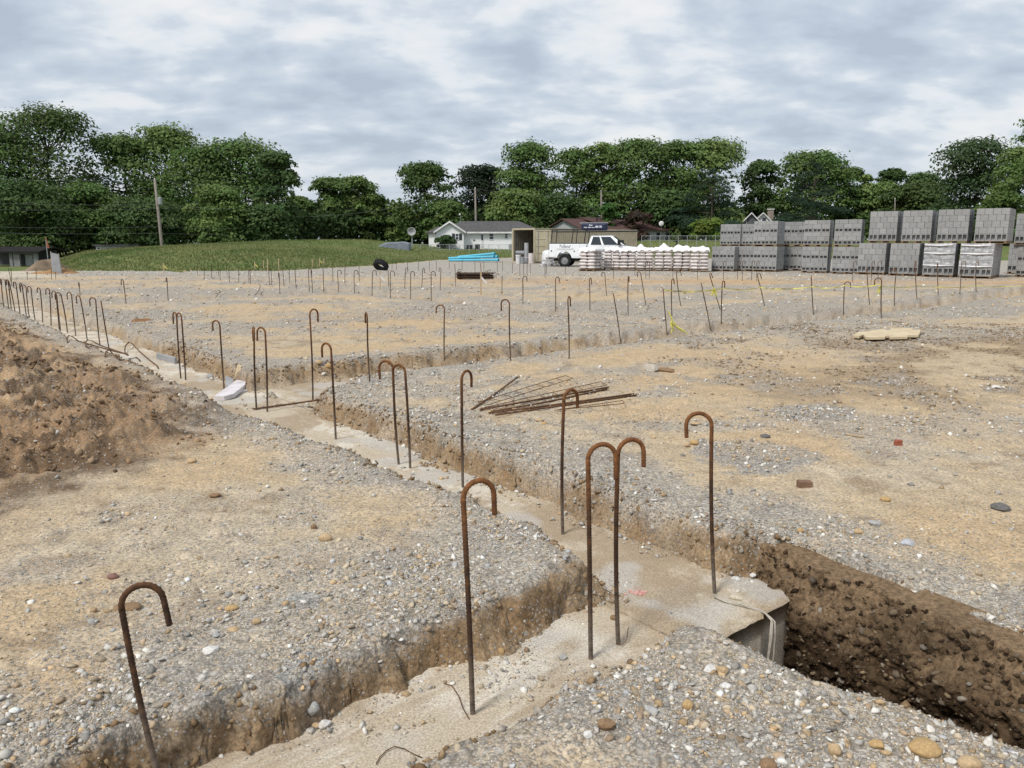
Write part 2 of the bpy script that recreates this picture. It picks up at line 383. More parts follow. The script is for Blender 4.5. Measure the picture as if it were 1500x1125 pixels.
def height(x, y, detail=True):
    x = np.asarray(x, float); y = np.asarray(y, float)
    z = base_z(x, y) + mound_z(x, y)
    near = 1 - sstep(14, 40, y)
    z = z + 0.028 * fbm(x * 0.45, y * 0.45, 3, 1) * (0.4 + 0.6 * near)
    pd = poly_sd(x, y, PILE) + 0.25 * fbm(x * 0.9, y * 0.9, 3, 21)
    pm = sstep(-0.2, 0.95, pd)
    rg = 1 - np.abs(fbm(x * 1.5, y * 1.5, 4, 23))
    z = z + pm * (0.06 + 0.11 * rg + 0.085 * fbm(x * 5.5, y * 5.5, 5, 25, 0.62))
    bn, bs_ = to_ns(x, y); z = z + 0.055 * sstep(1.2, 2.3, bn) * sstep(2.9, 2.6, bn) * sstep(2.05, 1.7, bs_)
    cut = np.zeros_like(z)
    for e, D, bw in trench_e(x, y):
        cut = np.maximum(cut, D * sstep(-0.03, bw, e))
        z = z + 0.02 * np.exp(-((e + 0.12) / 0.16) ** 2) * (D < 1)      # loose rim along each cut
    z = z - cut
    if detail:
        rough = 0.008 + 0.010 * np.clip(fbm(x * 0.7, y * 0.7, 2, 31) + 0.3, 0, 1) + 0.03 * pm
        bank = sstep(0.01, 0.1, cut) * (1 - sstep(0.19, 0.226, cut)) * (cut < 0.3)
        rough = rough + 0.03 * bank
        z = z + rough * fbm(x * 9, y * 9, 5, 41, 0.6) * (0.35 + 0.65 * (1 - sstep(8, 30, y)))
    return z
def hit(px, py):            # the point of the ground seen at a photo pixel
    d = ray(px, py)
    t = np.geomspace(1.2, 400, 6000)
    x, y, z = d[0] * t, d[1] * t, HC + d[2] * t
    h = height(x, y, False)
    n, s = to_ns(x, y)
    i = int(np.argmax(z <= h)) if (z <= h).any() else len(t) - 1
    return Vector((x[i], y[i], h[i]))
def hz(x, y): return float(height(np.array([x]), np.array([y]), False)[0])
FOOT = [(2.74, 3.63, 1.97, 68), (-7.5, 2.737, 1.98, 2.66), (3.633, 58, 7.9, 9.62)]
FZ = -0.2
def foot_in(x, y):
    n, s = to_ns(np.asarray(x, float), np.asarray(y, float)); m = np.zeros(n.shape, bool)
    for n0, n1, s0, s1 in FOOT: m |= (n > n0) & (n < n1) & (s > s0) & (s < s1)
    return m
_h0 = height
def top(x, y):              # ground or footing, whichever is seen
    h = _h0(x, y, False); return np.where(foot_in(x, y), np.maximum(h, FZ + 0.0 * h), h)
def hit(px, py):
    d = ray(px, py); t = np.geomspace(1.2, 400, 6000)
    x, y, z = d[0] * t, d[1] * t, HC + d[2] * t
    h = top(x, y); ok = z <= h
    i = int(np.argmax(ok)) if ok.any() else len(t) - 1
    return Vector((x[i], y[i], h[i]))
def hz(x, y): return float(top(np.array([x]), np.array([y]))[0])
# ------------------------------------------------------------------ colours of the ground
def lerp(a, b, k): return a + (np.asarray(b) - a) * k[..., None]
PATCH = [((1100, 668), 0.42, 0.75), ((1185, 605), 0.42, 0.6), ((1060, 655), 0.25, 0.5)]     # grey spills of fine stone
MORTAR = [((455, 985), 0.13, 0.85), ((440, 880), 0.13, 0.8), ((700, 800), 0.16, 0.6), ((940, 760), 0.2, 0.8), ((540, 605), 0.25, 0.5), ((800, 790), 0.2, 0.5)]     # grey smears of old mortar
CLAY = [((110, 985), 0.36, 0.9), ((1400, 1040), 0.30, 0.85), ((1200, 1080), 0.2, 0.6), ((960, 610), 0.7, 0.8), ((1180, 640), 0.9, 0.8), ((600, 470), 3.2, 0.85), ((400, 455), 2.5, 0.7), ((840, 560), 1.4, 0.7), ((1080, 530), 2.4, 0.7), ((1470, 790), 0.6, 0.8), ((300, 690), 0.5, 0.6), ((60, 890), 0.5, 0.6), ((560, 790), 0.35, 0.6), ((160, 420), 3.0, 0.6)]
def ground_look(x, y):
    n, s = to_ns(x, y)
    f1, f2, f3 = fbm(x * 0.33, y * 0.33, 4, 51), fbm(x * 1.3, y * 1.3, 4, 53), fbm(x * 5, y * 5, 4, 57)
    streak = fbm(n * 0.16, s * 0.7, 4, 59) * 0.5 + fbm(x * 0.12, y * 0.55, 4, 58) * 0.6
    c = np.tile(np.array([0.45, 0.352, 0.234]), (len(x), 1))
    c = lerp(c, (0.46, 0.345, 0.213), sstep(0.0, 0.45, f1 + 0.4 * f2) * 0.8)
    c = lerp(c, (0.445, 0.375, 0.28), sstep(0.0, 0.6, f2 - 0.3 * f1) * 0.7)
    c = lerp(c, (0.24, 0.165, 0.10), sstep(0.28, 0.7, f3 * 0.7 + 0.5 * f2) * 0.6)
    grav = sstep(-0.1, 0.7, f2 * 0.6 + streak + 0.25 * f3) * (0.5 - 0.22 * (1 - sstep(5, 9, y)))
    es = trench_e(x, y)
    eo = np.full(x.shape, -9.0); wet = np.zeros(x.shape); cut = np.zeros(x.shape); deep = np.zeros(x.shape)
    for e, D, bw in es:
        eo = np.maximum(eo, e)
        inside = sstep(0.0, 0.05, e)
        cut = np.maximum(cut, inside)
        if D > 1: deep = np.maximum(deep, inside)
    rim = sstep(-0.85, -0.15, eo + 0.3 * f2) * (1 - sstep(-0.01, 0.05, eo))
    grav = np.maximum(grav, rim * (0.72 + 0.3 * f3))
    far = sstep(9, 17, y) * (1 - sstep(0.2, 1.2, mound_z(x, y)))
    grav = np.maximum(grav, far * sstep(-0.35, 0.5, streak * 1.2 + 0.4 * f2 + 0.25 * f3) * 0.75)
    # near spoil block beside the deep cut is nearly all stone
    blk = sstep(2.15, 1.85, s) * sstep(0.9, 1.5, n) * sstep(3.1, 2.8, n)
    grav = np.maximum(grav, blk * (0.42 + 0.55 * f2))
    for q, r, k in PATCH:
        p = at_z(*q); d = np.hypot((x - p.x) * 0.8, y - p.y) / r + 0.35 * f3 + 0.2 * f2
        m = 1 - sstep(0.55, 1.0, d); c = lerp(c, (0.19, 0.195, 0.20), m * k); grav = np.maximum(grav, m)
    # right-hand disturbed field: darker brown clods
    dist = sstep(1.6, 3.4, x) * sstep(7.0, 8.6, y) * (1 - sstep(13.5, 16, y)) * sstep(-0.25, 0.3, f2 + 0.5 * f1 + 0.3 * f3)
    c = lerp(c, (0.27, 0.198, 0.125), dist * 0.8)
    c = lerp(c, (0.475, 0.45, 0.41), np.clip(grav, 0, 1) * 0.75)
    for q, r, k in MORTAR:
        p = at_z(*q); d = np.hypot(x - p.x, y - p.y) / r + 0.4 * f3 + 0.4 * f2; m = (1 - sstep(0.6, 1.0, d)) * k; c = lerp(c, (0.34, 0.345, 0.335), m)
    for q, r, k in CLAY:
        p = at_z(*q); d = np.hypot(x - p.x, y - p.y) / r + 0.3 * f3 + 0.45 * f2
        m = (1 - sstep(0.3, 1.05, d)) * k * 0.8; c = lerp(c, (0.46, 0.335, 0.20), m); grav = grav * (1 - 0.75 * m)
    # spoil heap
    pd = poly_sd(x, y, PILE) + 0.3 * f2
    pm = sstep(-0.55, 0.5, pd + 0.35 * f3)
    pc = lerp(np.tile(np.array([0.275, 0.18, 0.105]), (len(x), 1)), (0.13, 0.086, 0.052), sstep(-0.15, 0.5, f2 + 0.7 * f3))
    pc = lerp(pc, (0.42, 0.29, 0.17), sstep(0.15, 0.65, f1 - 0.5 * f3) * 0.8)
    c = lerp(c, np.zeros(3), pm * 0) * (1 - pm[:, None]) + pc * pm[:, None]; grav = grav * (1 - 0.8 * pm)
    # cut banks are damp brown soil
    soil = sstep(-0.03, 0.04, eo) * (1 - sstep(0.16, 0.3, eo))
    c = lerp(c, (0.235, 0.155, 0.085), soil * (0.75 + 0.25 * f3) * (1 - 0.6 * sstep(11, 18, y))); grav = grav * (1 - 0.75 * soil)
    floor = sstep(0.12, 0.24, eo)
    c = lerp(c, (0.40, 0.315, 0.22), floor * 0.8 * (1 - deep)); grav = np.where(floor > 0.5, np.maximum(grav * 0.6, 0.2 * (f3 > 0.1)), grav)
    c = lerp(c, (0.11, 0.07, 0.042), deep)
    # earth berm in front of the stacks and the truck yard: orange-brown, then pale stone
    d_site = poly_sd(x, y, SITE)
    berm = np.exp(-((y - (31.5 - 0.06 * x)) / 1.6) ** 2) * sstep(-6, 0, x) * (1 + 0.4 * f2)
    c = lerp(c, (0.45, 0.30, 0.17), np.clip(berm, 0, 1) * 0.85); grav = grav * (1 - 0.7 * np.clip(berm, 0, 1))
    yard = sstep(34, 38, y) * (d_site > 0); c = lerp(c, (0.47, 0.45, 0.41), yard * 0.8); grav = np.maximum(grav, yard * 0.6)
    road = sstep(-24.6, -26.5, x * 43 / np.maximum(y, 20)) * sstep(33, 36, y) * (d_site > -1); c = lerp(c, (0.52, 0.455, 0.36), road); grav = grav * (1 - road * 0.8)
    grass = sstep(0.2, 0.8, -d_site + 0.6 * f2) * (y > 20) * (1 - road)
    gcol = lerp(np.tile(np.array([0.105, 0.14, 0.045]), (len(x), 1)), (0.15, 0.155, 0.06), sstep(-0.3, 0.6, f2 + f1))
    c = c * (1 - grass[:, None]) + gcol * grass[:, None]
    return np.clip(c, 0.01, 0.9), np.clip(grav, 0, 1) * (1 - grass), grass
# ------------------------------------------------------------------ the ground, one sheet to the horizon
ys = [-60, -30, -14, -7, -4, -2, -1, -0.3, 0.3, 0.75, 1.1, 1.35, 1.55]
y = 1.7
while y < 1500:
    ys.append(y)
    stepy = 2.0 * (y * y + HC * HC) / (FPX * HC)
    y += min(max(stepy, 0.006), 0.85 if y < 110 else 400)
ys = np.array(ys); nr = len(ys)
vis = np.linspace(-1, 1, 640); outer = np.array([1.15, 1.5, 2.2, 4, 8])
cols = np.concatenate([-outer[::-1], vis, outer]); ncol = len(cols)
half = 0.74 * np.maximum(ys, 0.6) + 0.45
gx = (np.outer(half, vis)); far_add = np.where(np.abs(cols) > 1, 1, 0)
X = np.empty((nr, ncol)); X[:, 5:5 + 640] = gx
for k in range(5):
    ext = half * outer[k] + (outer[k] - 1) * 3.0
    X[:, 5 + 640 + k] = ext; X[:, 4 - k] = -ext
Y = np.repeat(ys[:, None], ncol, 1)
xf, yf = X.ravel(), Y.ravel()
Z = _h0(xf, yf)
BX, BY = xf.copy(), yf.copy()
gc, gg, gs = ground_look(xf, yf)
# crumbled relief of the cut banks: shifts sideways with height, so that it does not smear down the slope
_n, _s = to_ns(xf, yf); _e = np.max([np.where(D < 1, e, -9) for e, D, b in trench_e(xf, yf)], 0)
_bk = sstep(-0.10, 0.02, _e) * (1 - sstep(0.22, 0.34, _e)) * (yf < 24); _al = _n * 1.3 + _s
_r1, _r2 = fbm(_al * 9, Z * 16 + _al, 4, 161, 0.6), fbm(_al * 9 + 40, Z * 16 - _al, 4, 163, 0.6)
_bk = _bk * (1 - sstep(2.3, 2.15, _s) * (_n > 2.4)); xf = xf + 0.02 * _bk * _r1; yf = yf + 0.02 * _bk * _r2
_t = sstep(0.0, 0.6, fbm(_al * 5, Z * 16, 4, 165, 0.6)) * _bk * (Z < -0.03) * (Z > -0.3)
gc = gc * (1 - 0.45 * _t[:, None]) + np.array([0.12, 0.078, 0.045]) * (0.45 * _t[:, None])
idx = np.arange(nr * ncol).reshape(nr, ncol)
F = np.stack([idx[:-1, :-1], idx[:-1, 1:], idx[1:, 1:], idx[1:, :-1]], -1).reshape(-1, 4)
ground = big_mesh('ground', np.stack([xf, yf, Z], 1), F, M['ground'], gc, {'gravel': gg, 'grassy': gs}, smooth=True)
tag(ground, None, None, kind='structure')
# ------------------------------------------------------------------ concrete footings
def footing(n0, n1, s0, s1, along_s, step0):
    a0, a1 = (s0, s1) if along_s else (n0, n1); b0, b1 = (n0, n1) if along_s else (s0, s1)
    A = [a0]
    while A[-1] < a1: A.append(A[-1] + step0 * max(1, (A[-1] - a0) / 2.5))
    A[-1] = a1; A = np.array(A); B = np.linspace(b0, b1, 44)
    AA, BB = np.meshgrid(A, B, indexing='ij')
    nn, ss = (BB, AA) if along_s else (AA, BB)
    if s0 == 1.97:          # chipped, uneven end of the pour
        k = np.exp(-((AA - a0) / 0.12) ** 2)
        ss = ss + k * (0.007 * fbm(nn * 9, ss * 0 + 3.3, 3, 71) + 0.02 * (nn > 3.26))
    x, y = from_ns(nn.ravel(), ss.ravel())
    z = FZ + 0.006 * fbm(x * 2.2, y * 2.2, 3, 73) + 0.004 * fbm(x * 17, y * 17, 4, 75)
    sh = z.reshape(AA.shape); sh[0] -= 0.012; sh[:, 0] -= 0.008; sh[:, -1] -= 0.008
    z = sh.ravel()
    n_, m_ = AA.shape; idx = np.arange(n_ * m_).reshape(n_, m_)
    F = np.stack([idx[:-1, :-1], idx[1:, :-1], idx[1:, 1:], idx[:-1, 1:]], -1).reshape(-1, 4)
    ring = np.concatenate([idx[:, 0], idx[-1, 1:], idx[::-1, -1][1:], idx[0, ::-1][1:-1]])
    V = np.stack([x, y, z], 1); lev = 9; rings = [ring]; bot = 0.95
    for q in range(1, lev + 1):
        rv = V[ring].copy(); rv[:, 2] -= bot * q / lev
        kx = 0.004 * fbm(rv[:, 0] * 7 + rv[:, 1] * 5, rv[:, 2] * 8, 3, 77); rv[:, 0] += kx; rv[:, 1] += kx
        rings.append(np.arange(len(ring)) + len(V)); V = np.vstack([V, rv])
    S = []
    for q in range(lev):
        a, b = rings[q], rings[q + 1]
        S.append(np.stack([a, np.roll(a, -1), np.roll(b, -1), b], 1))
    F = np.vstack([F] + S)
    x, y, z = V.T
    c = np.tile(np.array([0.475, 0.40, 0.30]), (len(V), 1))
    f1, f2 = fbm(x * 1.2, y * 1.2, 4, 81), fbm(x * 4.5, y * 4.5, 5, 83)
    c = lerp(c, (0.60, 0.545, 0.46), sstep(0.12, 0.32, f2 - 0.2 * f1 + 0.25 * fbm(x * 30, y * 30, 3, 85)) * 0.85)
    c = lerp(c, (0.33, 0.25, 0.165), sstep(-0.1, 0.4, f1 + 0.4 * f2 + 0.2 * fbm(x * 25, y * 25, 3, 86)) * 0.8)
    c = lerp(c, (0.46, 0.43, 0.385), sstep(0.25, 0.6, fbm(x * 2, y * 2, 3, 87)) * 0.7)
    side = sstep(FZ - 0.02, FZ - 0.05, z); c = lerp(c, (0.62, 0.54, 0.425), side)  # side faces coloured lighter to offset the shade inside the cut
    c = lerp(c, (0.42, 0.365, 0.285), side * sstep(0.0, 0.5, fbm((x + y) * 6, z * 2.2, 4, 89)) * 0.7)
    c = lerp(c, (0.38, 0.375, 0.36), side * sstep(0.15, 0.5, fbm((x - y) * 3 + 4, z * 3, 3, 90)) * 0.7)
    o = big_mesh('concrete_footing', V, F, M['concrete'], c, smooth=False)
    tag(o, None, None, kind='structure')
footing(*FOOT[0], True, 0.016); footing(*FOOT[1], False, 0.03); footing(*FOOT[2], False, 0.03)
# ------------------------------------------------------------------ cut wall of the deep trench
def trench_wall():
    S = np.linspace(-1.6, 2.45, 420); Vv = np.linspace(0, 1, 130)
    SS, VV = np.meshgrid(S, Vv, indexing='ij'); s, v = SS.ravel(), VV.ravel()
    z = np.where(v < 0.06, -0.005 - 0.25 * v, -0.02 - 1.5 * (v - 0.06) / 0.94)
    edge = 0.07 * fbm(s * 1.6, s * 0 + 2.2, 3, 91)
    n = np.minimum(3.70, 3.40 + 0.146 * s) + 0.6 * edge - 0.13 * sstep(0.05, 0.22, v)
    n = n - 0.05 * fbm(s * 5, z * 7, 6, 93, 0.68) * sstep(0.0, 0.12, v) - 0.02 * fbm(s * 16, z * 17, 3, 95) * sstep(0, 0.06, v)
    n = n + 0.14 * sstep(1.95, 2.45, s) * sstep(0.1, 0.5, v)
    x, y = from_ns(n, s); hgt = _h0(x, y, False)
    n = n + 0.2 * (1 - sstep(0, 0.06, v)); x, y = from_ns(n, s)
    f = fbm(s * 2.3, z * 3.0, 4, 97)
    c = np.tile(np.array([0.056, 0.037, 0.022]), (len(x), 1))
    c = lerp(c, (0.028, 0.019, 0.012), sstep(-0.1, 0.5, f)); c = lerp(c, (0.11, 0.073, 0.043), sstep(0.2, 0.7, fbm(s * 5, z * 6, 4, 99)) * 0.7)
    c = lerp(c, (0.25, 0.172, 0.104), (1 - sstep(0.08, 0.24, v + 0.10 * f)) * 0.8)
    n_, m_ = SS.shape; idx = np.arange(n_ * m_).reshape(n_, m_)
    F = np.stack([idx[:-1, :-1], idx[:-1, 1:], idx[1:, 1:], idx[1:, :-1]], -1).reshape(-1, 4)
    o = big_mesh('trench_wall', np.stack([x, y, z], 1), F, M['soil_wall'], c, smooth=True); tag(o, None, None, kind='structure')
    return SS, VV, np.stack([x, y, z], 1).reshape(n_, m_, 3)
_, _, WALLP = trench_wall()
# ------------------------------------------------------------------ loose stone
def ico():
    p = (1 + 5 ** 0.5) / 2
    v = np.array([(-1, p, 0), (1, p, 0), (-1, -p, 0), (1, -p, 0), (0, -1, p), (0, 1, p), (0, -1, -p), (0, 1, -p), (p, 0, -1), (p, 0, 1), (-p, 0, -1), (-p, 0, 1)])
    f = np.array([(0, 11, 5), (0, 5, 1), (0, 1, 7), (0, 7, 10), (0, 10, 11), (1, 5, 9), (5, 11, 4), (11, 10, 2), (10, 7, 6), (7, 1, 8), (3, 9, 4), (3, 4, 2), (3, 2, 6), (3, 6, 8), (3, 8, 9), (4, 9, 5), (2, 4, 11), (6, 2, 10), (8, 6, 7), (9, 8, 1)])
    return v / np.linalg.norm(v[0]), f
ICO_V, ICO_F = ico()
OCT_V = np.array([(1, 0.2, 0), (-1, -0.1, 0.1), (0.1, 1, 0), (-0.1, -1, 0), (0.15, 0, 1), (0, 0.1, -1)], float)
OCT_F = np.array([(0, 2, 4), (2, 1, 4), (1, 3, 4), (3, 0, 4), (2, 0, 5), (1, 2, 5), (3, 1, 5), (0, 3, 5)])
def stone_cloud(name, pos, size, cols, mat, base='ico', jag=0.28, flat=(0.45, 0.85), label=None):
    BV, BF = (ICO_V, ICO_F) if base == 'ico' else (OCT_V, OCT_F)
    n, k = len(pos), len(BV)
    sc = np.stack([np.ones(n), rng.uniform(0.62, 1.0, n), rng.uniform(flat[0], flat[1], n)], 1)
    v = BV[None] * (1 + jag * rng.uniform(-1, 1, (n, k, 1))) * sc[:, None, :]
    a, t1, t2 = rng.uniform(0, 6.283, n), rng.normal(0, 0.3, n), rng.normal(0, 0.3, n)
    ca, sa = np.cos(a), np.sin(a)
    z0 = v[..., 2] + v[..., 0] * t1[:, None] + v[..., 1] * t2[:, None]
    x = v[..., 0] * ca[:, None] - v[..., 1] * sa[:, None]; y = v[..., 0] * sa[:, None] + v[..., 1] * ca[:, None]
    V = np.stack([x, y, z0], -1) * (size[:, None, None] * 0.5) + pos[:, None, :]
    Fc = (BF[None] + (np.arange(n) * k)[:, None, None]).reshape(-1, 3)
    o = big_mesh(name, V.reshape(-1, 3), Fc, mat, np.repeat(cols, k, 0)); tag(o, None, None, kind='stuff'); return o
STONE_COLS = 1.0 * np.array([(1, 1, 1)]) * np.array([(0.40, 0.385, 0.355), (0.50, 0.48, 0.44), (0.31, 0.30, 0.28), (0.60, 0.575, 0.53), (0.235, 0.23, 0.22), (0.42, 0.35, 0.255), (0.44, 0.32, 0.19), (0.33, 0.25, 0.17), (0.36, 0.365, 0.37)])
STONE_P = np.array([0.15, 0.17, 0.10, 0.10, 0.04, 0.22, 0.08, 0.11, 0.03])
def stone_colors(n): return np.clip(np.array([(0.02, 0.012, 0.004)]) + 1.05 * STONE_COLS[rng.choice(len(STONE_P), n, p=STONE_P / STONE_P.sum())] * rng.uniform(0.62, 1.28, (n, 1)), 0.02, 0.74)
def scatter(ymin, ymax, dens, smin, smax, power, floor_ok=0.12, k0=0.08, k1=0.95):
    area = 0.82 * (ymax ** 2 - ymin ** 2) + 1.8 * (ymax - ymin); m = int(area * dens)
    yy = np.sqrt(rng.uniform(ymin ** 2, ymax ** 2, m)); xx = rng.uniform(-1, 1, m) * (0.82 * yy + 0.9)
    _, g, gr = ground_look(xx, yy); inf = foot_in(xx, yy); h = _h0(xx, yy); cut = top(xx, yy)
    clump = np.clip(fbm(xx * 2.4, yy * 2.4, 3, 61) * 0.9 + 0.75, 0.1, 1.5)
    p = (k0 + k1 * g) * clump
    n, s = to_ns(xx, yy)
    en = np.max([e for e, D, b in trench_e(xx, yy)], 0)
    p = np.where(inf & (h < FZ), floor_ok * clump * (2 * sstep(0.1, 0.7, fbm(xx * 3, yy * 3, 3, 63)) + 3.5 * (1 - sstep(0.12, 0.30, en + 0.06 * fbm(xx * 4, yy * 4, 2, 64)))), p)
    p = np.where(h < -0.4, 0, p) * (gr < 0.3) * (1 - 0.8 * sstep(-0.3, 0.5, poly_sd(xx, yy, PILE)))
    k = rng.uniform(0, 1, m) < p
    xx, yy = xx[k], yy[k]; z = np.maximum(h[k], np.where(inf[k], FZ, -9))
    size = smin + (smax - smin) * rng.uniform(0, 1, len(xx)) ** power
    pos = np.stack([xx, yy, z + size * 0.10], 1); return pos, size
p1, s1 = scatter(1.7, 4.6, 4200, 0.008, 0.040, 5.6, k0=0.03); stone_cloud('gravel', p1, s1, stone_colors(len(s1)), M['stone'], jag=0.42, flat=(0.35, 0.75))
p1, s1 = scatter(1.7, 4.9, 5500, 0.004, 0.012, 1.5, k0=0.25, k1=0.8); stone_cloud('gravel', p1, s1, stone_colors(len(s1)), M['stone'], 'oct', jag=0.3)
p1, s1 = scatter(4.6, 9.5, 1350, 0.009, 0.055, 4.2, k0=0.05); stone_cloud('gravel', p1, s1, stone_colors(len(s1)), M['stone'], 'oct', jag=0.3)
p1, s1 = scatter(9.5, 20, 130, 0.022, 0.085, 4); stone_cloud('gravel', p1, s1, stone_colors(len(s1)), M['stone'], 'oct', jag=0.25)
p1, s1 = scatter(20, 40, 16, 0.045, 0.14, 3.6); stone_cloud('gravel', p1, s1, stone_colors(len(s1)) * 1.1, M['stone'], 'oct', jag=0.25)
# stones in the trench wall
k = 2600
ii, jj = rng.integers(20, 400, k), rng.integers(6, 126, k); wp = WALLP[ii, jj]; sz = 0.008 + 0.045 * rng.uniform(0, 1, k) ** 4
wc = 0.72 * np.array([(0.24, 0.18, 0.12), (0.30, 0.215, 0.13), (0.18, 0.14, 0.10), (0.30, 0.26, 0.21)])[rng.integers(0, 4, k)] * rng.uniform(0.7, 1.15, (k, 1))
stone_cloud('wall_gravel', wp, sz, wc, M['stone'], jag=0.12, flat=(0.4, 0.8))
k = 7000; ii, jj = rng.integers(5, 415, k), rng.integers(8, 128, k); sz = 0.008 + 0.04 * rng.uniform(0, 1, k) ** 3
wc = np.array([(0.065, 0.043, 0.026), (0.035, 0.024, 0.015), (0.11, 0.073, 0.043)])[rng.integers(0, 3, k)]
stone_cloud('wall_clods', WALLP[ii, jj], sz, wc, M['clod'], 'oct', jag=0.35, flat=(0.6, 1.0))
# clods of the spoil heap and along the cut banks
m = 175000; yy = np.sqrt(rng.uniform(3 ** 2, 26 ** 2, m)); xx = -rng.uniform(0.0, 1, m) * (0.98 * yy + 1.5)
pd = poly_sd(xx, yy, PILE); dens = sstep(-0.25, 0.35, pd) * np.clip(fbm(xx * 1.6, yy * 1.6, 3, 65) + 0.35, 0, 1) * np.minimum(1, (9 / yy) ** 1.0)
k = rng.uniform(0, 1, m) < dens * 0.8; xx, yy = xx[k], yy[k]
sz = 0.010 + 0.06 * rng.uniform(0, 1, len(xx)) ** 4
cc = np.array([(0.20, 0.13, 0.075), (0.27, 0.18, 0.105), (0.14, 0.092, 0.056), (0.34, 0.24, 0.15)])[rng.integers(0, 4, len(xx))] * rng.uniform(0.8, 1.15, (len(xx), 1))
stone_cloud('dirt_clods', np.stack([xx, yy, _h0(xx, yy) + sz * 0.12], 1), sz, cc, M['clod'], 'ico', jag=0.5, flat=(0.6, 1.0))
m = 260000; yy = np.sqrt(rng.uniform(1.8 ** 2, 13 ** 2, m)); xx = rng.uniform(-1, 1, m) * (0.74 * yy + 0.45)
eb = np.max([e for e, D, b in trench_e(xx, yy)], 0); hb = _h0(xx, yy)
k = (eb > -0.05) & (eb < 0.24) & (hb > -0.4) & (rng.uniform(0, 1, m) < 0.75 * np.clip(fbm(xx * 2, yy * 2, 3, 67) + 0.65, 0.15, 1)); xx, yy, hb = xx[k], yy[k], hb[k]
sz = 0.006 + 0.045 * rng.uniform(0, 1, len(xx)) ** 4
cc = np.array([(0.24, 0.16, 0.09), (0.19, 0.125, 0.07), (0.30, 0.21, 0.125), (0.36, 0.32, 0.27)])[rng.integers(0, 4, len(xx))]
stone_cloud('bank_rubble', np.stack([xx, yy, hb + sz * 0.1], 1), sz, cc, M['clod'], 'oct', jag=0.3, flat=(0.6, 1.0))
m = 42000; yy = np.sqrt(rng.uniform(7 ** 2, 16 ** 2, m)); xx = rng.uniform(1.6, 11.5, m)
den = np.clip(fbm(xx * 1.3, yy * 1.3, 4, 53) * 1.4 + 0.35, 0.04, 1) * (np.abs(xx) < 0.76 * yy) * sstep(1.6, 3.4, xx)
k = (rng.uniform(0, 1, m) < den * 0.7) & (np.max([e for e, D, b in trench_e(xx, yy)], 0) < -0.15); xx, yy = xx[k], yy[k]
sz = 0.012 + 0.055 * rng.uniform(0, 1, len(xx)) ** 3
cc = np.array([(0.27, 0.20, 0.13), (0.33, 0.25, 0.165), (0.20, 0.145, 0.095)])[rng.integers(0, 3, len(xx))]
stone_cloud('dirt_clods', np.stack([xx, yy, _h0(xx, yy) + sz * 0.05], 1), sz, cc, M['clod'], 'oct', jag=0.3, flat=(0.4, 0.7))
# ------------------------------------------------------------------ grass on the embankment
def blades(name, xx, yy, hh, ww, c1, c2):
    n = len(xx); z = _h0(xx, yy, False); a = rng.uniform(0, 6.283, n); lean = rng.normal(0, 0.28, (n, 2)) * hh[:, None]
    dx, dy = np.cos(a) * ww / 2, np.sin(a) * ww / 2
    V = np.stack([np.stack([xx - dx, yy - dy, z - 0.03], 1), np.stack([xx + dx, yy + dy, z - 0.03], 1), np.stack([xx + lean[:, 0], yy + lean[:, 1], z + hh], 1)], 1)
    k = np.clip(fbm(xx * 0.16, yy * 0.10, 4, 101) * 0.8 + 0.5 + rng.normal(0, 0.2, n), 0, 1)
    c = np.array(c1)[None] * (1 - k[:, None]) + np.array(c2)[None] * k[:, None]
    o = big_mesh(name, V.reshape(-1, 3), np.arange(3 * n).reshape(n, 3), M['leaf'], np.repeat(c, 3, 0)); tag(o, None, None, kind='stuff')
m = 190000; yy = rng.uniform(38, 118, m) ; xx = rng.uniform(-1, 0.72, m) * (0.72 * yy + 2)
keep = (poly_sd(xx, yy, SITE) < -0.25) & (rng.uniform(0, 1, m) < np.minimum(1, 60 / yy)) & (mound_z(xx, yy) > -0.4) & ~((xx * 43 / yy < -25.6) & (yy < 60))
xx, yy = xx[keep], yy[keep]
hh = rng.uniform(0.05, 0.13, len(xx)) * (1 + 0.9 * (rng.uniform(0, 1, len(xx)) < 0.08)); blades('grass', xx, yy, hh, rng.uniform(0.05, 0.14, len(xx)), (0.10, 0.145, 0.048), (0.22, 0.225, 0.105))
# ------------------------------------------------------------------ rebar
SEEN_LABELS = {}
def ordinal(i): return ['first', 'second', 'third', 'fourth', 'fifth', 'sixth', 'seventh', 'eighth', 'ninth', 'tenth', 'eleventh', 'twelfth', 'thirteenth', 'fourteenth', 'fifteenth', 'sixteenth', 'seventeenth', 'eighteenth', 'nineteenth', 'twentieth', 'twenty-first', 'twenty-second', 'twenty-third', 'twenty-fourth', 'twenty-fifth', 'twenty-sixth', 'twenty-seventh', 'twenty-eighth', 'twenty-ninth', 'thirtieth'][i]
DB = 0.0205
def hook_points(Vv, az, Rh, tail):
    up = Vv.normalized(); d = Vector((math.cos(az), math.sin(az), 0)); d = (d - up * d.dot(up)).normalized()
    top_ = Vv - up * Rh; pts = []
    c = top_ + d * Rh
    for k in range(13):
        a = math.pi - math.pi * k / 12; pts.append(c + d * (Rh * math.cos(a)) + up * (Rh * math.sin(a)))
    e = pts[-1]; pts.append(e - up * tail * 0.5); pts.append(e - up * tail)
    return top_, pts
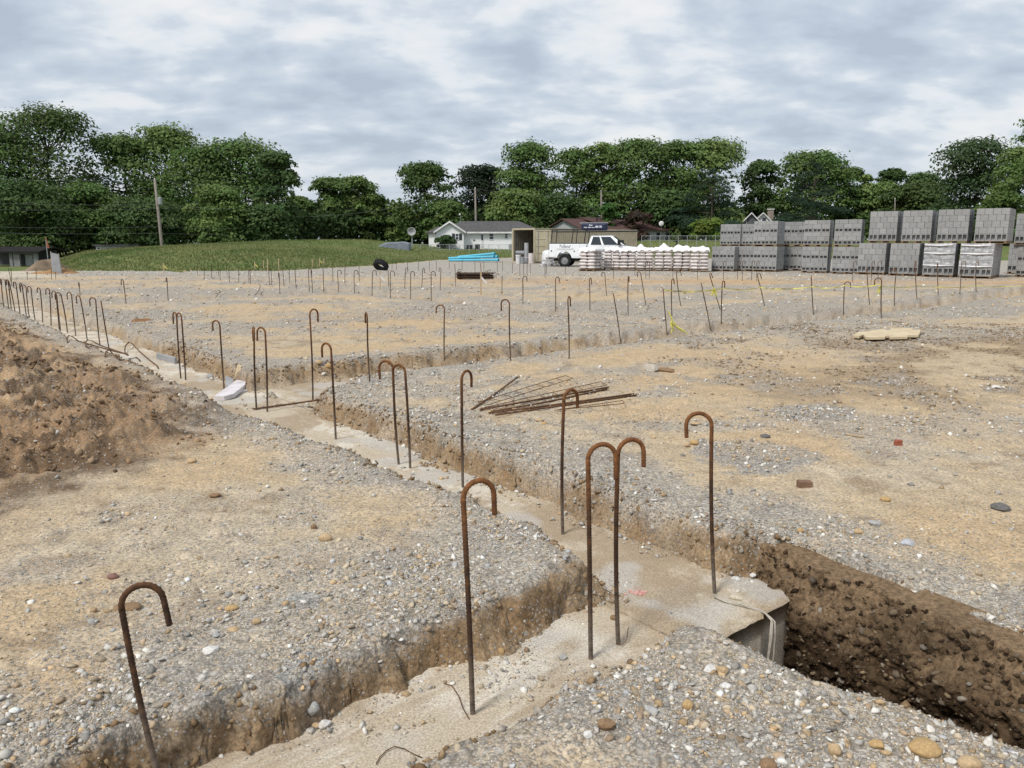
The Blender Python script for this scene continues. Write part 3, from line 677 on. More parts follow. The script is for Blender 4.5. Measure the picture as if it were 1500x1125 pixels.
def rebar(bx, by, tx, ty, dx, label, group, straight=False, tail=None, Y=None):
    b = hit(bx, by); tp = at_y(tx, ty, b.y); V = tp - b
    depth = b.y * math.cos(PITCH) + (HC - b.z) * math.sin(PITCH)
    near = b.y < 7.5; ns_ = 8 if near else (6 if b.y < 20 else 5)
    r = DB / 2 * (1.0 if b.y < 16 else 1.12)
    pts = []
    if straight: top_ = V; hk = []
    else:
        wv = dx * depth / FPX; Rh = max(0.064, abs(wv) / 2); az = math.acos(max(-1, min(1, wv / (2 * Rh))))
        top_, hk = hook_points(V, az, Rh, tail if tail is not None else random.uniform(0.06, 0.1))
    base = Vector((0, 0, -0.08)) - V.normalized() * 0.0
    bow = Vector((random.uniform(-1, 1), random.uniform(-1, 1), 0)) * 0.012
    ln = top_.length; step = 0.0065 if near else (0.2 if b.y < 20 else 0.45); m = max(3, int(ln / step))
    for k in range(m):
        t = k / m; pts.append(base * (1 - t) + top_ * t + bow * math.sin(math.pi * t))
    if near:   # resample the hook finely so that the ribs run round it
        full = []; hp = [top_] + hk
        for a, c in zip(hp[:-1], hp[1:]):
            q = max(1, int((c - a).length / step)); full += [a.lerp(c, j / q) for j in range(q)]
        hk = full + [hp[-1]]
        if straight: hk = [top_]
    pts += hk if hk else [top_]
    rad = [r * (1.0 + (0.10 if k % 2 else -0.05)) for k in range(len(pts))] if near else [r] * len(pts)
    mb = MB(); mb.tube(pts, rad, ns_)
    o = mb.build('straight_rebar' if straight else 'hooked_rebar', M['rust'], loc=b, smooth=True)
    return tag(o, label, 'rebar', group)
G0 = 'hooked rebar standing in the near footings'
for bx, by, tx, ty, dx, lab, tl in [
    (239, 1142, 172, 866, 50, 'thick leaning hooked rebar at the lower left with an orange hook and grey painted tail', .10),
    (693, 1045, 677.5, 708, 42, 'tall hooked rebar standing alone in the cross footing, hook over the gravel bank', .085),
    (866, 965, 861, 653, 40, 'hooked rebar whose tail touches its neighbour, standing beside the pebble heap', .10),
    (907, 942, 905, 646, 38, 'hooked rebar behind the pebble heap beside the pink paint mark', .07),
    (1049, 870, 1042, 605, -34, 'hooked rebar at the broken footing end with a frayed strap at its foot', .065),
    (825, 782, 826, 573, 21, 'hooked rebar in front of the pile of lying rods, foot on the main footing', .06),
    (678, 715, 676, 545, 13, 'hooked rebar near the form board lip, hook turned nearly edge-on', .07),
    (585, 680, 575, 529, -21, 'hooked rebar of a leaning pair on the main footing, the one behind', .09),
    (601, 686, 593, 535, -19.5, 'hooked rebar of a leaning pair on the main footing, the one in front', .12),
    (492, 643, 484.5, 503.5, -16, 'hooked rebar leaning near the gravel corner where the lying bar ends', .075),
    (458, 587, 453.5, 453.5, 8.2, 'tall hooked rebar standing in the mouth of the cross trench, behind the lying bar', .09),
    (391, 603, 388.5, 480.5, -14.5, 'hooked rebar beside the pale foam slab, the outer of two', .09),
    (376, 600, 372, 480, -6.6, 'hooked rebar beside the pale foam slab with a narrow hook, inner of two', .10),
    (328.5, 572, 321.5, 470, -13, 'hooked rebar standing behind the tip of the pale foam slab', .07),
    (265, 554.5, 258.3, 458, -9.5, 'hooked rebar of a close pair before the grey board end, rear one', .10),
    (272, 557, 265.6, 459, -10.7, 'hooked rebar of a close pair before the grey board end, front one', .09),
]: rebar(bx, by, tx, ty, dx, lab, G0, tail=tl)
GL = 'hooked rebar in the row along the left footing'
for i, (bx, by, tx, ty, dx) in enumerate([(6, 450.4, 1.8, 409, -5), (12.6, 452, 7.2, 410, -4), (16.6, 454, 11.8, 409.8, -6), (22, 456, 13, 411, -5.5), (29.4, 459.4, 22.8, 413, -6.6), (38.6, 463, 31.8, 415, -6.6),
        (43, 465, 37.8, 417.4, -8.5), (51.6, 468.8, 45, 419.4, -7), (62.4, 472.6, 58.8, 421.8, -7), (74.4, 477.6, 72.6, 423, -7.6), (86.6, 482.8, 81.6, 426.4, -8), (99, 487, 88.8, 428.4, -9), (111, 492, 104.4, 428.4, -8.6), (127.8, 497.8, 117, 433, -8.6), (146.4, 506, 139.8, 436, -10)]):
    rebar(bx, by, tx, ty, dx, f'hooked rebar, {ordinal(i)} from the left edge in the row along the left footing', GL)
rebar(160, 509.8, 147.8, 440.4, 0, 'straight rebar without a hook ending the row beside the four bent bars', GL, straight=True)
rebar(88.8, 483.6, 83, 432, 0, 'straight rebar crowded between hooked ones in the left footing row', GL, straight=True)
GM = 'hooked rebar along the cross trench'
for bx, by, tx, ty, dx, lab in [(542, 559.6, 537.6, 458.8, -5.6, 'hooked rebar in the cross trench standing left of the bare sand patch'), (651, 534, 651, 447, -12, 'hooked rebar in the cross trench in front of the orange sand patch'),
        (748.6, 529, 746, 438.8, -12, 'hooked rebar in the cross trench beside the undercut clay hollow'), (833.7, 525, 831.7, 435, 4.5, 'hooked rebar with narrow hook at the stony end of the cross trench')]:
    rebar(bx, by, tx, ty, dx, lab, GM)
for bx, by, tx, ty, lab in [(909.7, 500, 898.3, 429.4, 'straight leaning rebar between the stony trench and the taped bar'), (978, 492.7, 971.3, 422.6, 'straight thick-topped rebar with yellow tape tied at its foot'),
        (1041.5, 480, 1026.8, 414, 'straight leaning rebar beside the small dug hollow'), (1192, 458.5, 1188.4, 404, 'straight upright rebar the yellow tape passes behind'), (1274.5, 446.4, 1269.5, 393, 'straight leaning rebar near the knot of yellow tape')]:
    rebar(bx, by, tx, ty, 0, lab, 'straight rebar among the hooked ones', straight=True)
GR = 'hooked rebar in the taped-off field'
FIELD = [(185, 445, 180.4, 409.5, -5.5), (246.3, 440.4, 244.5, 407, -3.8), (117, 433.6, 114.8, 413.8, -2.2), (766, 444.6, 765.8, 404.6, 6), (813.5, 455, 813.5, 406, 6), (864, 456, 863.4, 407.4, 3.5), (889.5, 433, 885.7, 398.5, -4), (920.6, 460.6, 920, 405, 2.5),
    (947, 446.4, 938, 397.7, -4.5), (984.5, 463.6, 983.7, 409, 5), (998.4, 448.4, 990.3, 397.7, 7), (1057, 475, 1058, 411.7, 5.5), (1056.7, 453.5, 1039, 401.5, 4.5), (1121, 448, 1108.8, 401.8, 6), (1235.8, 462.3, 1237, 413, 9), (1291.5, 466, 1291.3, 406.6, -10),
    (1310.5, 445.4, 1313, 394, -5), (1344, 438, 1340, 383.8, 4.2), (1375, 433, 1373, 386, 3.4), (1406, 429.4, 1409, 383, 6), (1430.4, 426.9, 1429.6, 383.8, 5)]
NAMES = ['hooked rebar alone on the gravel beyond the left footing row, nearer one', 'hooked rebar alone on the gravel beyond the left footing row, farther right one', 'hooked rebar rising behind the left footing row', 'hooked rebar on grey gravel just right of the rusty bundle',
    'hooked rebar in front of the truck rear wheel', 'hooked rebar in front of the first bag pallet', 'backward-leaning hooked rebar in front of the second bag pallet', 'hooked rebar with edge-on hook before the third bag pallet', 'backward-leaning hooked rebar before the fourth bag pallet',
    'hooked rebar upright inside the tape corner', 'backward-leaning hooked rebar before the sixth bag pallet and the tape', 'hooked rebar upright at the dug hollow', 'strongly leaning hooked rebar with a bow of yellow tape', 'leaning hooked rebar before the left block stacks, the tape behind it', 'hooked rebar standing in the small clay pit',
    'hooked rebar with a wide backward hook at the tape end', 'hooked rebar with narrow hook in front of the first tall block stack', 'hooked rebar in front of the gap between the second and third tall block stacks', 'hooked rebar in front of the first wrapped block stack', 'hooked rebar with wide hook in front of the gap before the second wrapped stack', 'hooked rebar in front of the second wrapped block stack']
for q, lab in zip(FIELD, NAMES): rebar(*q, lab, GR)
GB = 'hooked rebar before the block stacks'
for i, q in enumerate([(1248.7, 413, 1250, 383, 5.5), (1276, 413, 1277.6, 383, 4.5), (1286.5, 413, 1286, 383, 5)]):
    rebar(*q, f'short hooked rebar, {ordinal(i)} from the left in a trio under the first tall block stack', GB)
for i, q in enumerate([(1060, 409.8, 1060, 383, 4), (1080.6, 409, 1081, 382, 4), (1087.5, 411.7, 1088, 382, 4), (1101, 410.8, 1102, 382, 4), (1107.6, 411.7, 1109, 382, 4)]):
    rebar(*q, f'short hooked rebar, {ordinal(i)} from the left in the row before the low block stacks', GB)
GP = 'rebar in the row before the bag pallets'
for i, q in enumerate([(828.4, 401.7, 828.4, 389.6, 0), (899, 409, 899, 382, 0), (930, 404, 930, 381, 0), (946, 407.3, 946, 382, 3), (951.6, 407, 951.6, 382, -3), (985.7, 408, 985.7, 381, 3), (1022, 409.8, 1022, 382, 0)]):
    rebar(*q, f'thin rebar, {ordinal(i)} from the left in the row before the bag pallets', GP, straight=q[4] == 0)
GC = 'rebar standing in the far gravel left of centre'
FARL = [(289.3, 403.6, 289, 383, 0), (298.7, 410, 298.7, 385, 0), (309.9, 409, 309.9, 386, 0), (319.6, 404.5, 319.6, 386, 0), (322.6, 411.4, 322.6, 395, 0), (332.6, 403.6, 331.9, 386, 0), (336, 414, 335, 393, 0), (349.4, 414, 349, 389.6, 0), (364.6, 415, 364, 394, 0), (367.4, 417, 366, 394, 0),
    (395.4, 418, 393.5, 393, 0), (398, 418, 396.7, 393, 0), (410, 431.6, 408.8, 399.5, -2.5), (416, 419.5, 414, 393, 0), (424.3, 415, 423.7, 393, 0), (434, 423, 432, 393, 0), (453.2, 426, 451.7, 394, 3.5), (458.3, 429.7, 456, 396, -2), (474, 428, 473.2, 393.3, 0), (487.8, 414, 487.2, 388.7, 0), (496.2, 428, 494.1, 395.8, 5), (505.5, 417.6, 505.5, 387.7, 0), (519.5, 430, 518.6, 396, 5), (526.4, 412, 526, 388.7, 0)]
for i, q in enumerate(FARL): rebar(*q, f'thin rebar, {ordinal(i)} from the left in the far gravel before the grass bank', GC, straight=q[4] == 0)
GD = 'rebar standing between the tyre and the container'
FARM = [(544.7, 433.5, 545.6, 396, 5), (569.5, 420.4, 568.4, 397, 0), (572.3, 436.8, 571.7, 397, 6), (592.8, 422.3, 594, 392.4, 3), (601.2, 437.2, 601.6, 397.6, 5), (617.5, 423.2, 619.3, 392.8, 2), (631.5, 441, 631.5, 397.6, 6), (644.5, 425, 646, 392.4, -3), (667.5, 419.5, 666, 386.8, 0), (705, 416.7, 703.9, 385, 0), (735.6, 431.6, 735.6, 404.5, 0)]
for i, q in enumerate(FARM): rebar(*q, f'hooked or straight rebar, {ordinal(i)} from the left between the tyre and the rusty bundle', GD, straight=q[4] == 0)
GE = 'thin far rebar before the blue pipes and container'
for i, (x_, yb, yt) in enumerate([(574, 396, 382), (580.7, 396, 381), (597, 397, 382), (613, 397, 382), (628.7, 398, 382), (639, 397, 382), (658, 394.5, 381), (677, 397, 381), (695.5, 399, 382), (708.6, 397, 382), (728.5, 399, 383), (736, 397, 382), (750.6, 402, 385), (761.6, 404, 384), (766.8, 404, 384), (772.4, 404, 385), (776.7, 402, 385), (798.5, 408, 385), (800.4, 402, 385)]):
    rebar(x_, yb, x_, yt, 0, f'thin upright rebar, {ordinal(i)} from the left in the farthest row before the blue pipes', GE, straight=True)
for i, (bx, by, tx, ty) in enumerate([(16, 412.8, 12, 393), (16.8, 416, 16, 393), (40.3, 410, 40, 399), (53, 409.6, 52.5, 392), (75.5, 409.6, 75, 392), (81, 409, 81, 398)]):
    rebar(bx, by, tx, ty, 0, f'thin upright rebar, {ordinal(i)} from the left before the pale gravel road', 'thin rebar before the gravel road', straight=True)
# ------------------------------------------------------------------ lying steel
def lie(name, px, label, cat='rebar', group=None, r=DB / 2, lift=None, mat='rust_flat', n=6):
    pts = []
    for q in px:
        p = hit(q[0], q[1]); p.z += r + 0.004 + (q[2] if len(q) > 2 else 0); pts.append(p)
    o_ = pts[0].copy(); mb = MB(); mb.tube([p - o_ for p in pts], r, n)
    return tag(mb.build(name, M[mat], loc=o_, smooth=True), label, cat, group)
GX = 'bent bars lying on the left footing'
lie('bent_rebar', [(99, 503, 0), (98.5, 500, .03), (101, 498, .06), (106, 498, .05), (115, 501), (140, 508), (165, 515), (184, 519)], 'long lying rebar with small end hook, rearmost of the bent bars on the left footing', group=GX)
lie('bent_rebar', [(131, 511), (126, 509), (125, 506, .03), (129, 503, .05), (135, 503, .03), (150, 508), (170, 515), (188, 521)], 'lying hooked rebar crossing the rearmost bent bar on the left footing', group=GX)
lie('bent_rebar', [(154, 524), (156, 520, .04), (161, 519, .05), (168, 525, .02), (176, 529), (190, 527), (200, 525), (204, 528), (205, 530)], 'short S-shaped bent rebar lying on the left footing', group=GX)
lie('bent_rebar', [(186, 521), (183, 518, .02), (184, 513, .06), (189, 509.5, .08), (194, 510, .07), (205, 519, .03), (222, 531), (230, 537), (232, 541)], 'lying hooked rebar nearest the pair of upright bars on the left footing', group=GX)
lie('lying_rebar', [(371, 601), (430, 593), (486, 585)], 'long straight rebar lying across the mouth of the cross trench')
lie('bent_rebar', [(316, 437), (320, 434, .05), (324, 432.5, .1), (320, 431.5, .12)], 'small curled rebar sticking from the sand beyond the left footing', group='curled bar ends in the sand')
lie('bent_rebar', [(373, 434), (379, 430, .06), (382, 425, .14), (380, 423, .16)], 'small curled rebar sticking from the gravel near the far upright bars', group='curled bar ends in the sand')
GQ = 'rods in the lying pile on the sand'
for q, lab in [(((691, 602), (724, 580), (758, 558, .03)), 'single rusty rod lying apart at an angle on the rod pile'), (((703, 602), (790, 587), (891, 569)), 'rusty rod lying farthest back in the pile of parallel rods'),
        (((716, 607), (820, 594), (928, 579)), 'rusty rod of the closest pair in the lying pile, rear one'), (((726, 610), (830, 595), (932, 581)), 'rusty rod of the closest pair in the lying pile, front one'), (((720, 605), (800, 591), (889, 572)), 'rusty rod in the middle of the pile of parallel rods')]:
    lie('lying_rebar', q, lab, group=GQ)
def ladder(px_a, px_b, px_c, px_d, label):     # wall reinforcement: two side wires and cross wires
    A, B, C, D = [hit(*p) + Vector((0, 0, 0.02 + 0.012 * i)) for i, p in enumerate((px_a, px_b, px_c, px_d))]
    t = thing('ladder_wire', label, 'wire ladder', A, group='wire ladders in the lying rod pile')
    MB().bar(A - A, B - A, 0.0042, 5).build('side_wire', M['rust_flat'], t); MB().bar(C - A, D - A, 0.0042, 5).build('side_wire', M['rust_flat'], t)
    k = max(4, int((B - A).length / 0.21)); me = None
    for i in range(k + 1):
        f = i / k; MB().bar(A.lerp(B, f) - A, C.lerp(D, f) - A, 0.0036, 4).build('cross_wire', M['rust_flat'], t)
ladder((700, 592), (828, 554), (716, 599), (839, 561), 'loose wire ladder splayed out above the lying rods')
ladder((705, 601), (880, 563), (712, 606), (889, 571), 'wire ladder lying between the rear rods of the pile')
ladder((812, 604), (912, 591), (815, 607), (914, 599), 'wire ladder lying nearest in front of the rod pile')
# ------------------------------------------------------------------ single stones and bricks
def stone(px, py, wpx, hpx, col, label, name='stone', jag=0.12, embed=0.25, flat=None):
    p = hit(px, py + hpx * 0.45); dep = p.y * math.cos(PITCH) + (HC - p.z) * math.sin(PITCH); wd = wpx * dep / FPX; hd = hpx * dep / FPX * 0.85
    import bmesh
    bm = bmesh.new(); bmesh.ops.create_icosphere(bm, subdivisions=3, radius=0.5)
    sd_ = random.randint(0, 999); off = Vector((random.uniform(0, 50), random.uniform(0, 50), 0))
    from mathutils import noise as mn
    planes = [(Vector((random.gauss(0, 1), random.gauss(0, 1), random.gauss(0, 1))).normalized(), random.uniform(0.33, 0.45)) for _ in range(9 if jag > 0.2 else 4)]
    for v in bm.verts:
        d = v.co.normalized(); v.co *= 1 + jag * mn.noise(d * 1.4 + off) + 0.3 * jag * mn.noise(d * 4 + off)
        for n_, dd in planes:
            q = v.co.dot(n_) - dd
            if q > 0: v.co -= n_ * q * (0.95 if jag > 0.2 else 0.6)
        v.co.x *= wd; v.co.y *= wd * 0.75; v.co.z *= hd
    me = bpy.data.meshes.new(name); bm.to_mesh(me); bm.free()
    a = me.color_attributes.new('col', 'FLOAT_COLOR', 'POINT'); a.data.foreach_set('color', np.tile(np.array([*col, 1.0], dtype=np.float32), len(me.vertices)))
    me.materials.append(M['stone'])
    if jag <= 0.2: me.polygons.foreach_set('use_smooth', np.ones(len(me.polygons), dtype=bool))
    o = bpy.data.objects.new(name, me); COL.objects.link(o); o.location = (p.x, p.y, p.z + hd * (0.5 - embed)); o.rotation_euler = (0, 0, random.uniform(-0.5, 0.5))
    return tag(o, label, 'stone', 'single stones on the ground')
TAN, OCH, GRY, WHT, DRK, BRN = (0.44, 0.32, 0.19), (0.43, 0.29, 0.14), (0.36, 0.355, 0.345), (0.60, 0.58, 0.55), (0.13, 0.125, 0.12), (0.24, 0.155, 0.09)
for q in [(1355, 1088, 52, 26, OCH, 'largest tan wedge-shaped stone on the near sand by the deep trench', 'stone', .14), (1223, 1093, 21, 24, TAN, 'round tan pebble beside the large wedge stone'), (1285, 1087, 24, 14, OCH, 'small flat tan stone between the round pebble and the wedge stone', 'stone', .25),
    (1125, 1115, 30, 22, BRN, 'brown rounded stone at the bottom edge on the pebble heap'), (1420, 1112, 36, 24, TAN, 'tan stone at the bottom right corner, half sunk'), (1392, 1112, 18, 14, WHT, 'white stone beside the half-sunk tan stone', 'stone', .25),
    (887, 1055, 28, 19, BRN, 'brown angular stone on the near edge of the pebble heap', 'stone', .26), (1007, 1028, 18, 19, OCH, 'ochre round pebble in the middle of the pebble heap'), (1040, 977, 22, 13, WHT, 'pale flat stone of two on the crest of the pebble heap', 'stone', .25), (1057, 977, 20, 17, TAN, 'sandy blocky stone beside the pale one on the pebble heap', 'stone', .22),
    (953, 1036, 22, 13, GRY, 'grey flat stone on the left slope of the pebble heap', 'stone', .25), (862, 1073, 17, 14, WHT, 'white lump stone near the foot of the pebble heap', 'stone', .25), (1063, 1002, 19, 12, WHT, 'bright white chip right of the heap crest', 'stone', .28),
    (899, 902, 11, 12, BRN, 'small brown pebble lying on the footing beside two hooked bars'), (824, 961, 15, 9, GRY, 'grey chip on the footing left of the two hooked bars', 'stone', .28), (734, 952, 10, 13, OCH, 'orange-tan pebble on the cross footing below the clay bank'),
    (342, 920, 20, 10, TAN, 'tan flat pebble on the near left gravel'), (376, 907, 14, 14, TAN, 'round tan pebble beside the flat one on the near left gravel'), (339, 888, 20, 10, OCH, 'orange pebble just behind the round tan one'), (310, 949, 26, 15, WHT, 'white angular stone by the leaning hooked bar', 'stone', .28),
    (187, 887, 40, 10, BRN, 'long brown stone lying behind the leaning bar hook'), (166, 842, 17, 12, (0.22, 0.12, 0.10), 'reddish brown stone on the open left gravel', 'stone', .2), (459, 1035, 21, 26, GRY, 'grey block of broken concrete at the foot of the near bank', 'stone', .25), (463, 1060, 13, 10, TAN, 'tan round pebble at the edge of the cross footing'),
    (475, 1057, 20, 16, WHT, 'pale chip next to the round pebble at the cross footing edge', 'stone', .25), (281, 673, 15, 11, TAN, 'tan pebble on the gravel before the spoil heap'), (316, 723, 17, 10, BRN, 'brown clod alone on the grey gravel', 'stone', .25), (477, 784, 20, 15, TAN, 'tan pebble in the middle of the left gravel field'),
    (460, 769, 9, 12, BRN, 'small brown pebble behind the tan one on the left gravel field'), (954, 535, 24, 18, (0.46, 0.42, 0.36), 'pale clod-covered stone standing on the bare sand', 'stone', .26), (975, 540, 26, 9, BRN, 'brown clod trailing beside the pale stone on the bare sand', 'stone', .28), (1297, 729, 15, 10, OCH, 'ochre pebble alone on the open ground at the right'),
    (1466, 740, 25, 15, DRK, 'dark jagged stone at the right edge of the open ground', 'stone', .3), (1121, 637, 16, 8, DRK, 'dark flat stone beside the grey stone spill', 'stone', .2), (1281, 764, 19, 10, GRY, 'grey flat slab stone behind the stony trench rim', 'stone', .26), (1330, 793, 22, 14, (0.42, 0.43, 0.46), 'bluish grey slab stone on the stony trench rim', 'stone', .28),
    (1173, 775, 12, 10, OCH, 'orange pebble on the bank right of the footing end'), (1257, 776, 14, 10, TAN, 'tan pebble on the bank above the deep trench', 'stone', .16), (1017, 646, 14, 10, OCH, 'ochre pebble under the tail of a hooked bar'), (1007, 650, 9, 8, TAN, 'small tan pebble touching the ochre one under the hook'),
    (790, 614, 13, 6, TAN, 'tan flat stone in front of the rod pile'), (797, 619, 10, 6, OCH, 'ochre small stone in front of the rod pile'), (1019, 619, 16, 5, TAN, 'thin tan flat stone on the orange sand', 'stone', .2), (1459, 566, 14, 9, WHT, 'white lump stone far right on the sand', 'stone', .24), (467, 530, 11, 8, TAN, 'tan pebble of two on the trench bank behind a hook', 'stone', .12), (481, 535, 10, 10, OCH, 'round ochre pebble of two on the trench bank behind a hook'),
    (308, 549, 10, 11, GRY, 'grey round lump of concrete on the left footing'), (1078, 873, 20, 10, (0.5, 0.44, 0.34), 'pale flat chip at the foot of the bar with the strap', 'stone', .28), (1078, 846, 15, 10, WHT, 'white stone on the footing near its broken end', 'stone', .25), (1103, 841, 10, 8, WHT, 'small white stone under the soil bank at the footing end', 'stone', .25), (1167, 871, 17, 9, GRY, 'grey chip perched on the footing corner over the trench', 'stone', .28)]:
    stone(*q[:6], **({'name': q[6], 'jag': q[7]} if len(q) > 6 else {}))
def brick_bit(px, py, wpx, hpx, label, yaw):
    p = hit(px, py + hpx / 2); dep = p.y; wd, hd = wpx * dep / FPX, hpx * dep / FPX * 0.8
    mb = MB().box(-wd / 2, wd / 2, -wd * 0.3, wd * 0.3, -0.01, hd); o = mb.build('broken_brick', M['brick'], loc=p, bevel=hd * 0.12); o.rotation_euler = (0.05, 0.04, yaw)
    return tag(o, label, 'brick', 'broken bricks on the ground')
brick_bit(1315, 647, 11, 11, 'small red brick cube on the open gravel', 0.2)
b_ = brick_bit(1178, 707, 21, 11, 'brown half brick lying flat on the open gravel', 0.1)
b_.data.materials[0] = simple('brown_brick', (0.23, 0.14, 0.09), (0.15, 0.09, 0.06), 16, 0.95)
# ------------------------------------------------------------------ boards, slabs, strap, paint
def slab(name, px, th, z0, label, cat, mat, bevel=0.004, tilt=None, lift=0.0):
    P_ = [at_z(q[0], q[1], FZ) if 250 < q[0] < 380 and q[1] > 540 else hit(*q) for q in px]; zb = sorted(p.z for p in P_)[len(P_) // 2] + z0; c = sum(P_, Vector()) / len(P_); c.z = zb
    o2 = [(p.x - c.x, p.y - c.y) for p in P_]
    mb = MB().prism(o2, lambda a, b: (a, b, 0), lambda a, b: (a, b, th)); o = mb.build(name, M[mat], loc=c, bevel=bevel)
    if tilt: o.rotation_euler = tilt
    return tag(o, label, cat)
slab('foam_board', [(314, 586), (329, 587), (343, 584), (360, 572), (362, 564), (350, 563), (333, 574)], 0.055, 0.012, 'pale lilac foam board slab lying on the left footing', 'board', 'foam', tilt=(0.03, -0.05, 0))
p = at_z(349, 561, FZ)
o = MB().prism([(-.06, 0), (.05, 0), (.085, .12), (.06, .16), (.04, .235), (-.03, .25)], lambda a, b: (a, -.025, b), lambda a, b: (a, .025, b)).build('concrete_piece', M['plywood'], loc=p, bevel=.006); o.rotation_euler = (-.12, 0.1, -.5)
tag(o, 'pale broken slab piece propped upright behind the foam board', 'slab')
slab('slab_fragment', [(331, 566), (346, 566), (340, 556), (330, 554)], 0.03, 0.01, 'grey flat fragment between the foam board and the propped piece', 'slab', 'geotextile', tilt=(.1, .05, 0))
slab('slab_fragment', [(352, 576), (367, 573), (369, 567), (360, 564)], 0.03, 0.0, 'lilac grey fragment under the far end of the foam board', 'slab', 'foam', tilt=(.02, .06, 0))
slab('foam_scrap', [(278, 588), (291, 589), (292, 586), (284, 584)], 0.012, 0.005, 'small white foam scrap at the edge of the spoil heap', 'scrap', 'plastic_white')
pa, pb = hit(231, 526), hit(258, 533)
d_ = (pb - pa); d_.z = 0; ln = d_.length; o = MB().box(0, ln, -.02, .02, -.02, .10).build('form_board', M['geotextile'], loc=pa, bevel=.005); o.rotation_euler = (0, 0, math.atan2(d_.y, d_.x))
tag(o, 'grey board end standing along the left footing under the gravel bank', 'board')
pa, pb = hit(709, 692), hit(786, 725)
d_ = (pb - pa); d_.z = 0; ln = d_.length; o = MB().box(0, ln, .0, .035, -.05, .028).build('form_board', M['form_wood'], loc=(pa.x, pa.y, FZ), bevel=.004); o.rotation_euler = (0, 0, math.atan2(d_.y, d_.x))
tag(o, 'weathered form board left along the main footing under the clay bank', 'board')
o = slab('jagged_board', [(1249, 497), (1258, 499), (1264, 496.5), (1268, 501), (1296, 500.5), (1297, 498), (1301, 498), (1303, 500.5), (1329, 500), (1329, 497), (1345, 497), (1349, 489), (1337, 489), (1335, 486.5), (1305, 486.5), (1302, 489.5), (1298, 489.5), (1296, 487.5), (1276, 489), (1272, 491), (1257, 492)], 0.045, 0.03, 'pale notched board lying flat on the disturbed dirt', 'board', 'plywood')
for q, lab in [(((1227, 636), (1245, 639), (1263, 642)), 'short brown stick lying on the sand left of the red brick'), (((1036, 1015), (1053, 1024), (1068, 1031)), 'thin straw-brown twig on the pebble heap')]:
    lie('stick', q, lab, 'stick', 'loose sticks', r=0.008 if q[0][1] < 700 else 0.0035, mat='lath')
lie('lath_strip', ((1305, 471), (1330, 475), (1326, 478)), 'thin wooden strip lying before the notched board', 'wood strip', r=0.012, mat='lath')
for q, lab in [(((551, 1122), (556, 1112), (566, 1102), (578, 1096), (592, 1099), (606, 1107), (618, 1112)), 'thin curved wire lying on the cross footing'), (((650, 1003), (662, 1007), (672, 1022), (678, 1040), (687, 1055)), 'thin bent wire at the foot of the lone tall hooked bar'), (((903, 944), (911, 946), (918, 940), (920, 932, .04)), 'short tie wire at the foot of the bar beside the pink mark')]:
    lie('tie_wire', q, lab, 'wire', 'loose tie wires on the footing', r=0.0022, n=5)
st = thing('frayed_strap', 'frayed pale strap lying over the broken footing end and hanging down', 'strap', hit(1047, 877))
b0 = st.location.copy(); pth = [hit(1047, 877), hit(1062, 884), hit(1080, 888), hit(1098, 893), hit(1112, 897), hit(1122, 902)]
e_ = at_z(1128, 908, FZ); edge_n, edge_s = to_ns(e_.x, e_.y)
for k in range(7):
    off = Vector((random.uniform(-.008, .008), random.uniform(-.012, .012), 0.006 + 0.003 * (k % 3)))
    P_ = [p - b0 + off * (0.5 + 0.5 * math.sin(i * 1.3 + k)) + Vector((0, 0, .005)) for i, p in enumerate(pth)]
    hx, hy = from_ns(edge_n, 1.915)
    dn = Vector((hx, hy, FZ)) - b0
    P_ += [dn + Vector((off.x, off.y, 0.0)), dn + Vector((off.x * 1.5, -.01 + off.y, -.08)), dn + Vector((-.004 + off.x * 2, -.012, -.2)), dn + Vector((-.01 + off.x * 2, -.008, -.36))]
    MB().tube(P_, 0.0026 + 0.001 * (k % 2), 5).build('strand', M['rope'], st, smooth=True)
pm = thing('paint_mark', 'pink spray paint mark on the footing beside the two hooked bars', 'paint mark', at_z(932, 868, FZ + .003))
for i in range(46):
    a, r_ = random.uniform(0, 6.28), abs(random.gauss(0, .05)); cx, cy, rr = r_ * math.cos(a) * 1.2, r_ * math.sin(a) * 0.8, random.uniform(.003, .011)
    ol = [(cx + rr * math.cos(t) * random.uniform(.7, 1.2), cy + rr * math.sin(t) * random.uniform(.7, 1.2)) for t in np.linspace(0, 5.6, 8)]
    MB().prism(ol, lambda x, y: (x, y, -.004), lambda x, y: (x, y, .0015 + .00005 * i)).build('paint_spot', M['pink'], pm)
# ------------------------------------------------------------------ stakes and caution tape
def stake(px, yb, yt, wpx, label, ribbon=None, lean=0):
    b = hit(px, yb); tp = at_y(px + lean, yt, b.y); w_ = max(0.02, wpx * b.y / FPX)
    t = thing('survey_stake', label, 'stake', b, group='wooden survey stakes'); V = tp - b
    MB().hexa([(-w_ / 2, -.008, -.05), (w_ / 2, -.008, -.05), (w_ / 2, .008, -.05), (-w_ / 2, .008, -.05)] + [(V.x + a, V.y + c, V.z) for a, c in ((-w_ / 2, -.008), (w_ / 2, -.008), (w_ / 2, .008), (-w_ / 2, .008))]).build('lath', M['lath'], t)
    if ribbon:
        z = V.z * 0.7; MB().hexa([(w_ / 2, -.012, z - .02), (w_ / 2 + .16, -.012, z - .18), (w_ / 2 + .18, -.006, z - .15), (w_ / 2, -.006, z + .05), (w_ / 2, -.014, z - .02), (w_ / 2 + .16, -.016, z - .17), (w_ / 2 + .18, -.02, z - .14), (w_ / 2, -.02, z + .06)]).build('ribbon', M[ribbon], t)
stake(704.5, 432, 397, 2.2, 'wooden lath stake with white ribbon in front of the rusty bundle', 'plastic_white')
stake(557, 425, 397, 1.4, 'thin pale stake standing in front of the tyre', 'plastic_white')
